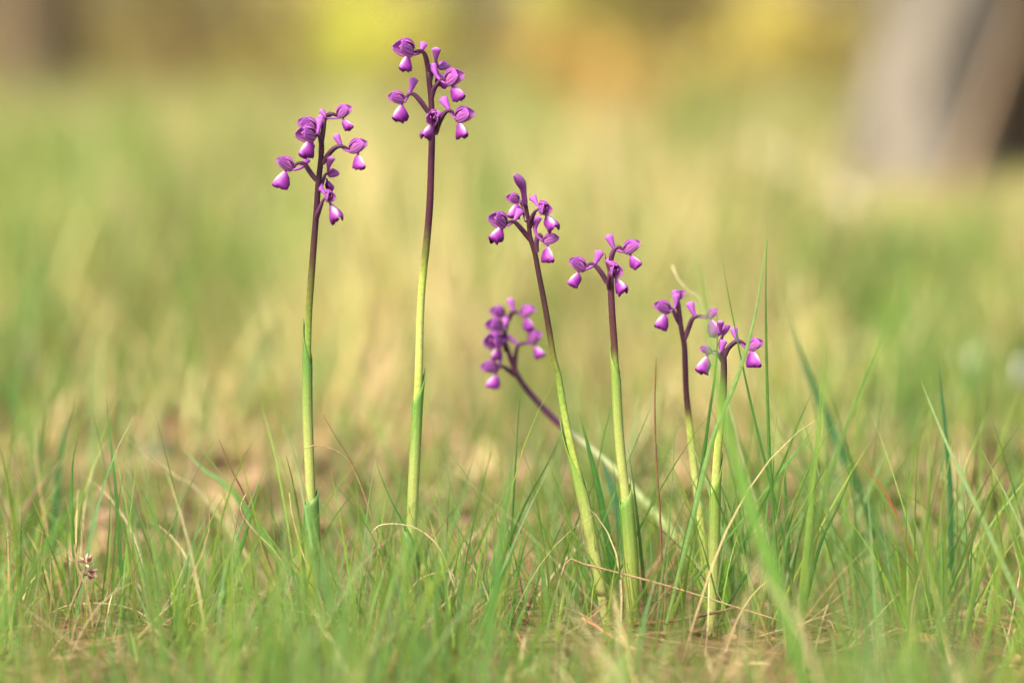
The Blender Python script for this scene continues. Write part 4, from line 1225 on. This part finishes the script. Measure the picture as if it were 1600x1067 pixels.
twig([(930, 976), (1000, 974), (1060, 968), (1110, 958), (1170, 944)], 1.80, 1.775, [2.5, 3.2, 3.2, 2.6, 1.2], [(.32, .17, .07), (.16, .07, .03), (.10, .05, .03), (.18, .15, .05)],
     'pine_needle', 'long dark pine needle propped in the grass across the lowest stem', 'pine needle')
twig([(1142, 970), (1152, 973), (1165, 978), (1190, 989), (1216, 1003)], 1.80, 1.80, [5, 7, 4.5, 4.2, 4.0], [(.16, .12, .09), (.10, .08, .07), (.36, .17, .08), (.45, .22, .10)],
     'pine_needle', 'orange brown needle bundle with a grey knobbly end', 'pine needle')
twig([(1262, 1018), (1290, 1024), (1320, 1034)], 1.78, 1.78, [3, 3.4, 2.6], [(.46, .28, .11), (.42, .26, .12)], 'twig', 'ochre twig piece on the ground at the right', 'twig')
twig([(575, 1020), (605, 1000), (640, 975)], 1.74, 1.78, [2.6, 3, 2.2], [(.3, .2, .13), (.36, .25, .17)], 'twig', 'greyish twig lying left of the tallest orchid base', 'twig')
twig([(910, 966), (950, 990), (1000, 1018), (1060, 1046)], 1.77, 1.72, [3, 2.8, 2.4, 2], [(.36, .17, .08), (.42, .24, .12)], 'twig', 'reddish twig slanting down right in front of the upright orchid', 'twig')
twig([(1545, 1058), (1570, 1055), (1596, 1059)], 1.72, 1.72, [2.2, 3.4, 2], [(.4, .2, .1), (.3, .13, .07)], 'twig', 'red brown twig at the lower right corner', 'twig')


def dead_leaf(px, py, D, L, W, az, tilt, col, label):
    c = at(px, py, D)
    n = 10; V = []; C = []
    for i in range(n):
        t = i / (n - 1)
        w = W * math.sin(math.pi * min(t * .93 + .04, 1)) ** .75
        for s in (-1, -.5, 0, .5, 1):
            p = Vector(((t - .5) * L, s * w, .3 * L * (t - .5) ** 2 + abs(s) ** 1.5 * w * .5 + .04 * W * math.sin(9 * t + 3 * s)))
            p = Matrix.Rotation(az, 3, 'Z') @ (Matrix.Rotation(tilt, 3, 'X') @ p)
            V.append((c[0] + p.x, c[1] + p.y, c[2] + p.z)); C.append(np.array(col) * (1.2 if s == 0 else 1) * math.exp(rng.normal(0, .1)))
    o = obj('dead_leaf', V, grid_faces(n, 5), M_LITTER, cols=np.array(C), origin=c)
    md = o.modifiers.new('thickness', 'SOLIDIFY'); md.thickness = .0003
    tag(o, label, 'dead leaf', 'dead leaves on the ground')


dead_leaf(1175, 1058, 1.72, .034, .007, .1, .5, (.62, .50, .28), 'pale straw coloured dead leaf at the bottom below the lowest orchid')
dead_leaf(330, 1050, 1.73, .026, .009, .5, .7, (.50, .26, .10), 'orange brown dead leaf at the bottom left')
dead_leaf(1442, 1000, 1.78, .013, .003, .35, .6, (.52, .24, .08), 'small orange dead leaf scrap with a dark underside in the right grass')
dead_leaf(1578, 1060, 1.73, .022, .007, .2, .4, (.58, .42, .26), 'tan dead leaf in the lower right corner')
dead_leaf(150, 790, 2.3, .045, .014, 1.2, .9, (.58, .40, .28), 'pinkish dead leaf standing blurred behind the left grass')
dead_leaf(1190, 870, 2.05, .05, .017, .4, .7, (.50, .30, .18), 'big brown dead leaf blurred behind the lowest orchid')
dead_leaf(860, 930, 1.95, .03, .010, 1.0, .8, (.58, .46, .26), 'cream dead leaf blurred behind the kinked stalk')
dead_leaf(1300, 880, 2.1, .045, .014, -.5, .6, (.48, .30, .20), 'reddish dead leaf blurred right of the lowest orchid')
dead_leaf(1240, 830, 2.3, .075, .024, .15, 1.0, (.40, .24, .15), 'largest pinkish brown dead leaf blurred behind the right grass stems')
dead_leaf(1070, 770, 2.45, .06, .020, -.3, 1.0, (.46, .31, .20), 'tan dead leaf blurred between the upright orchid and the blurred small one')
dead_leaf(1330, 800, 2.4, .055, .018, .8, .9, (.36, .21, .13), 'dark brown dead leaf blurred under the long leaning blades')
dead_leaf(750, 770, 2.4, .055, .017, .2, .9, (.48, .33, .22), 'tan dead leaf blurred right of the tallest stem')
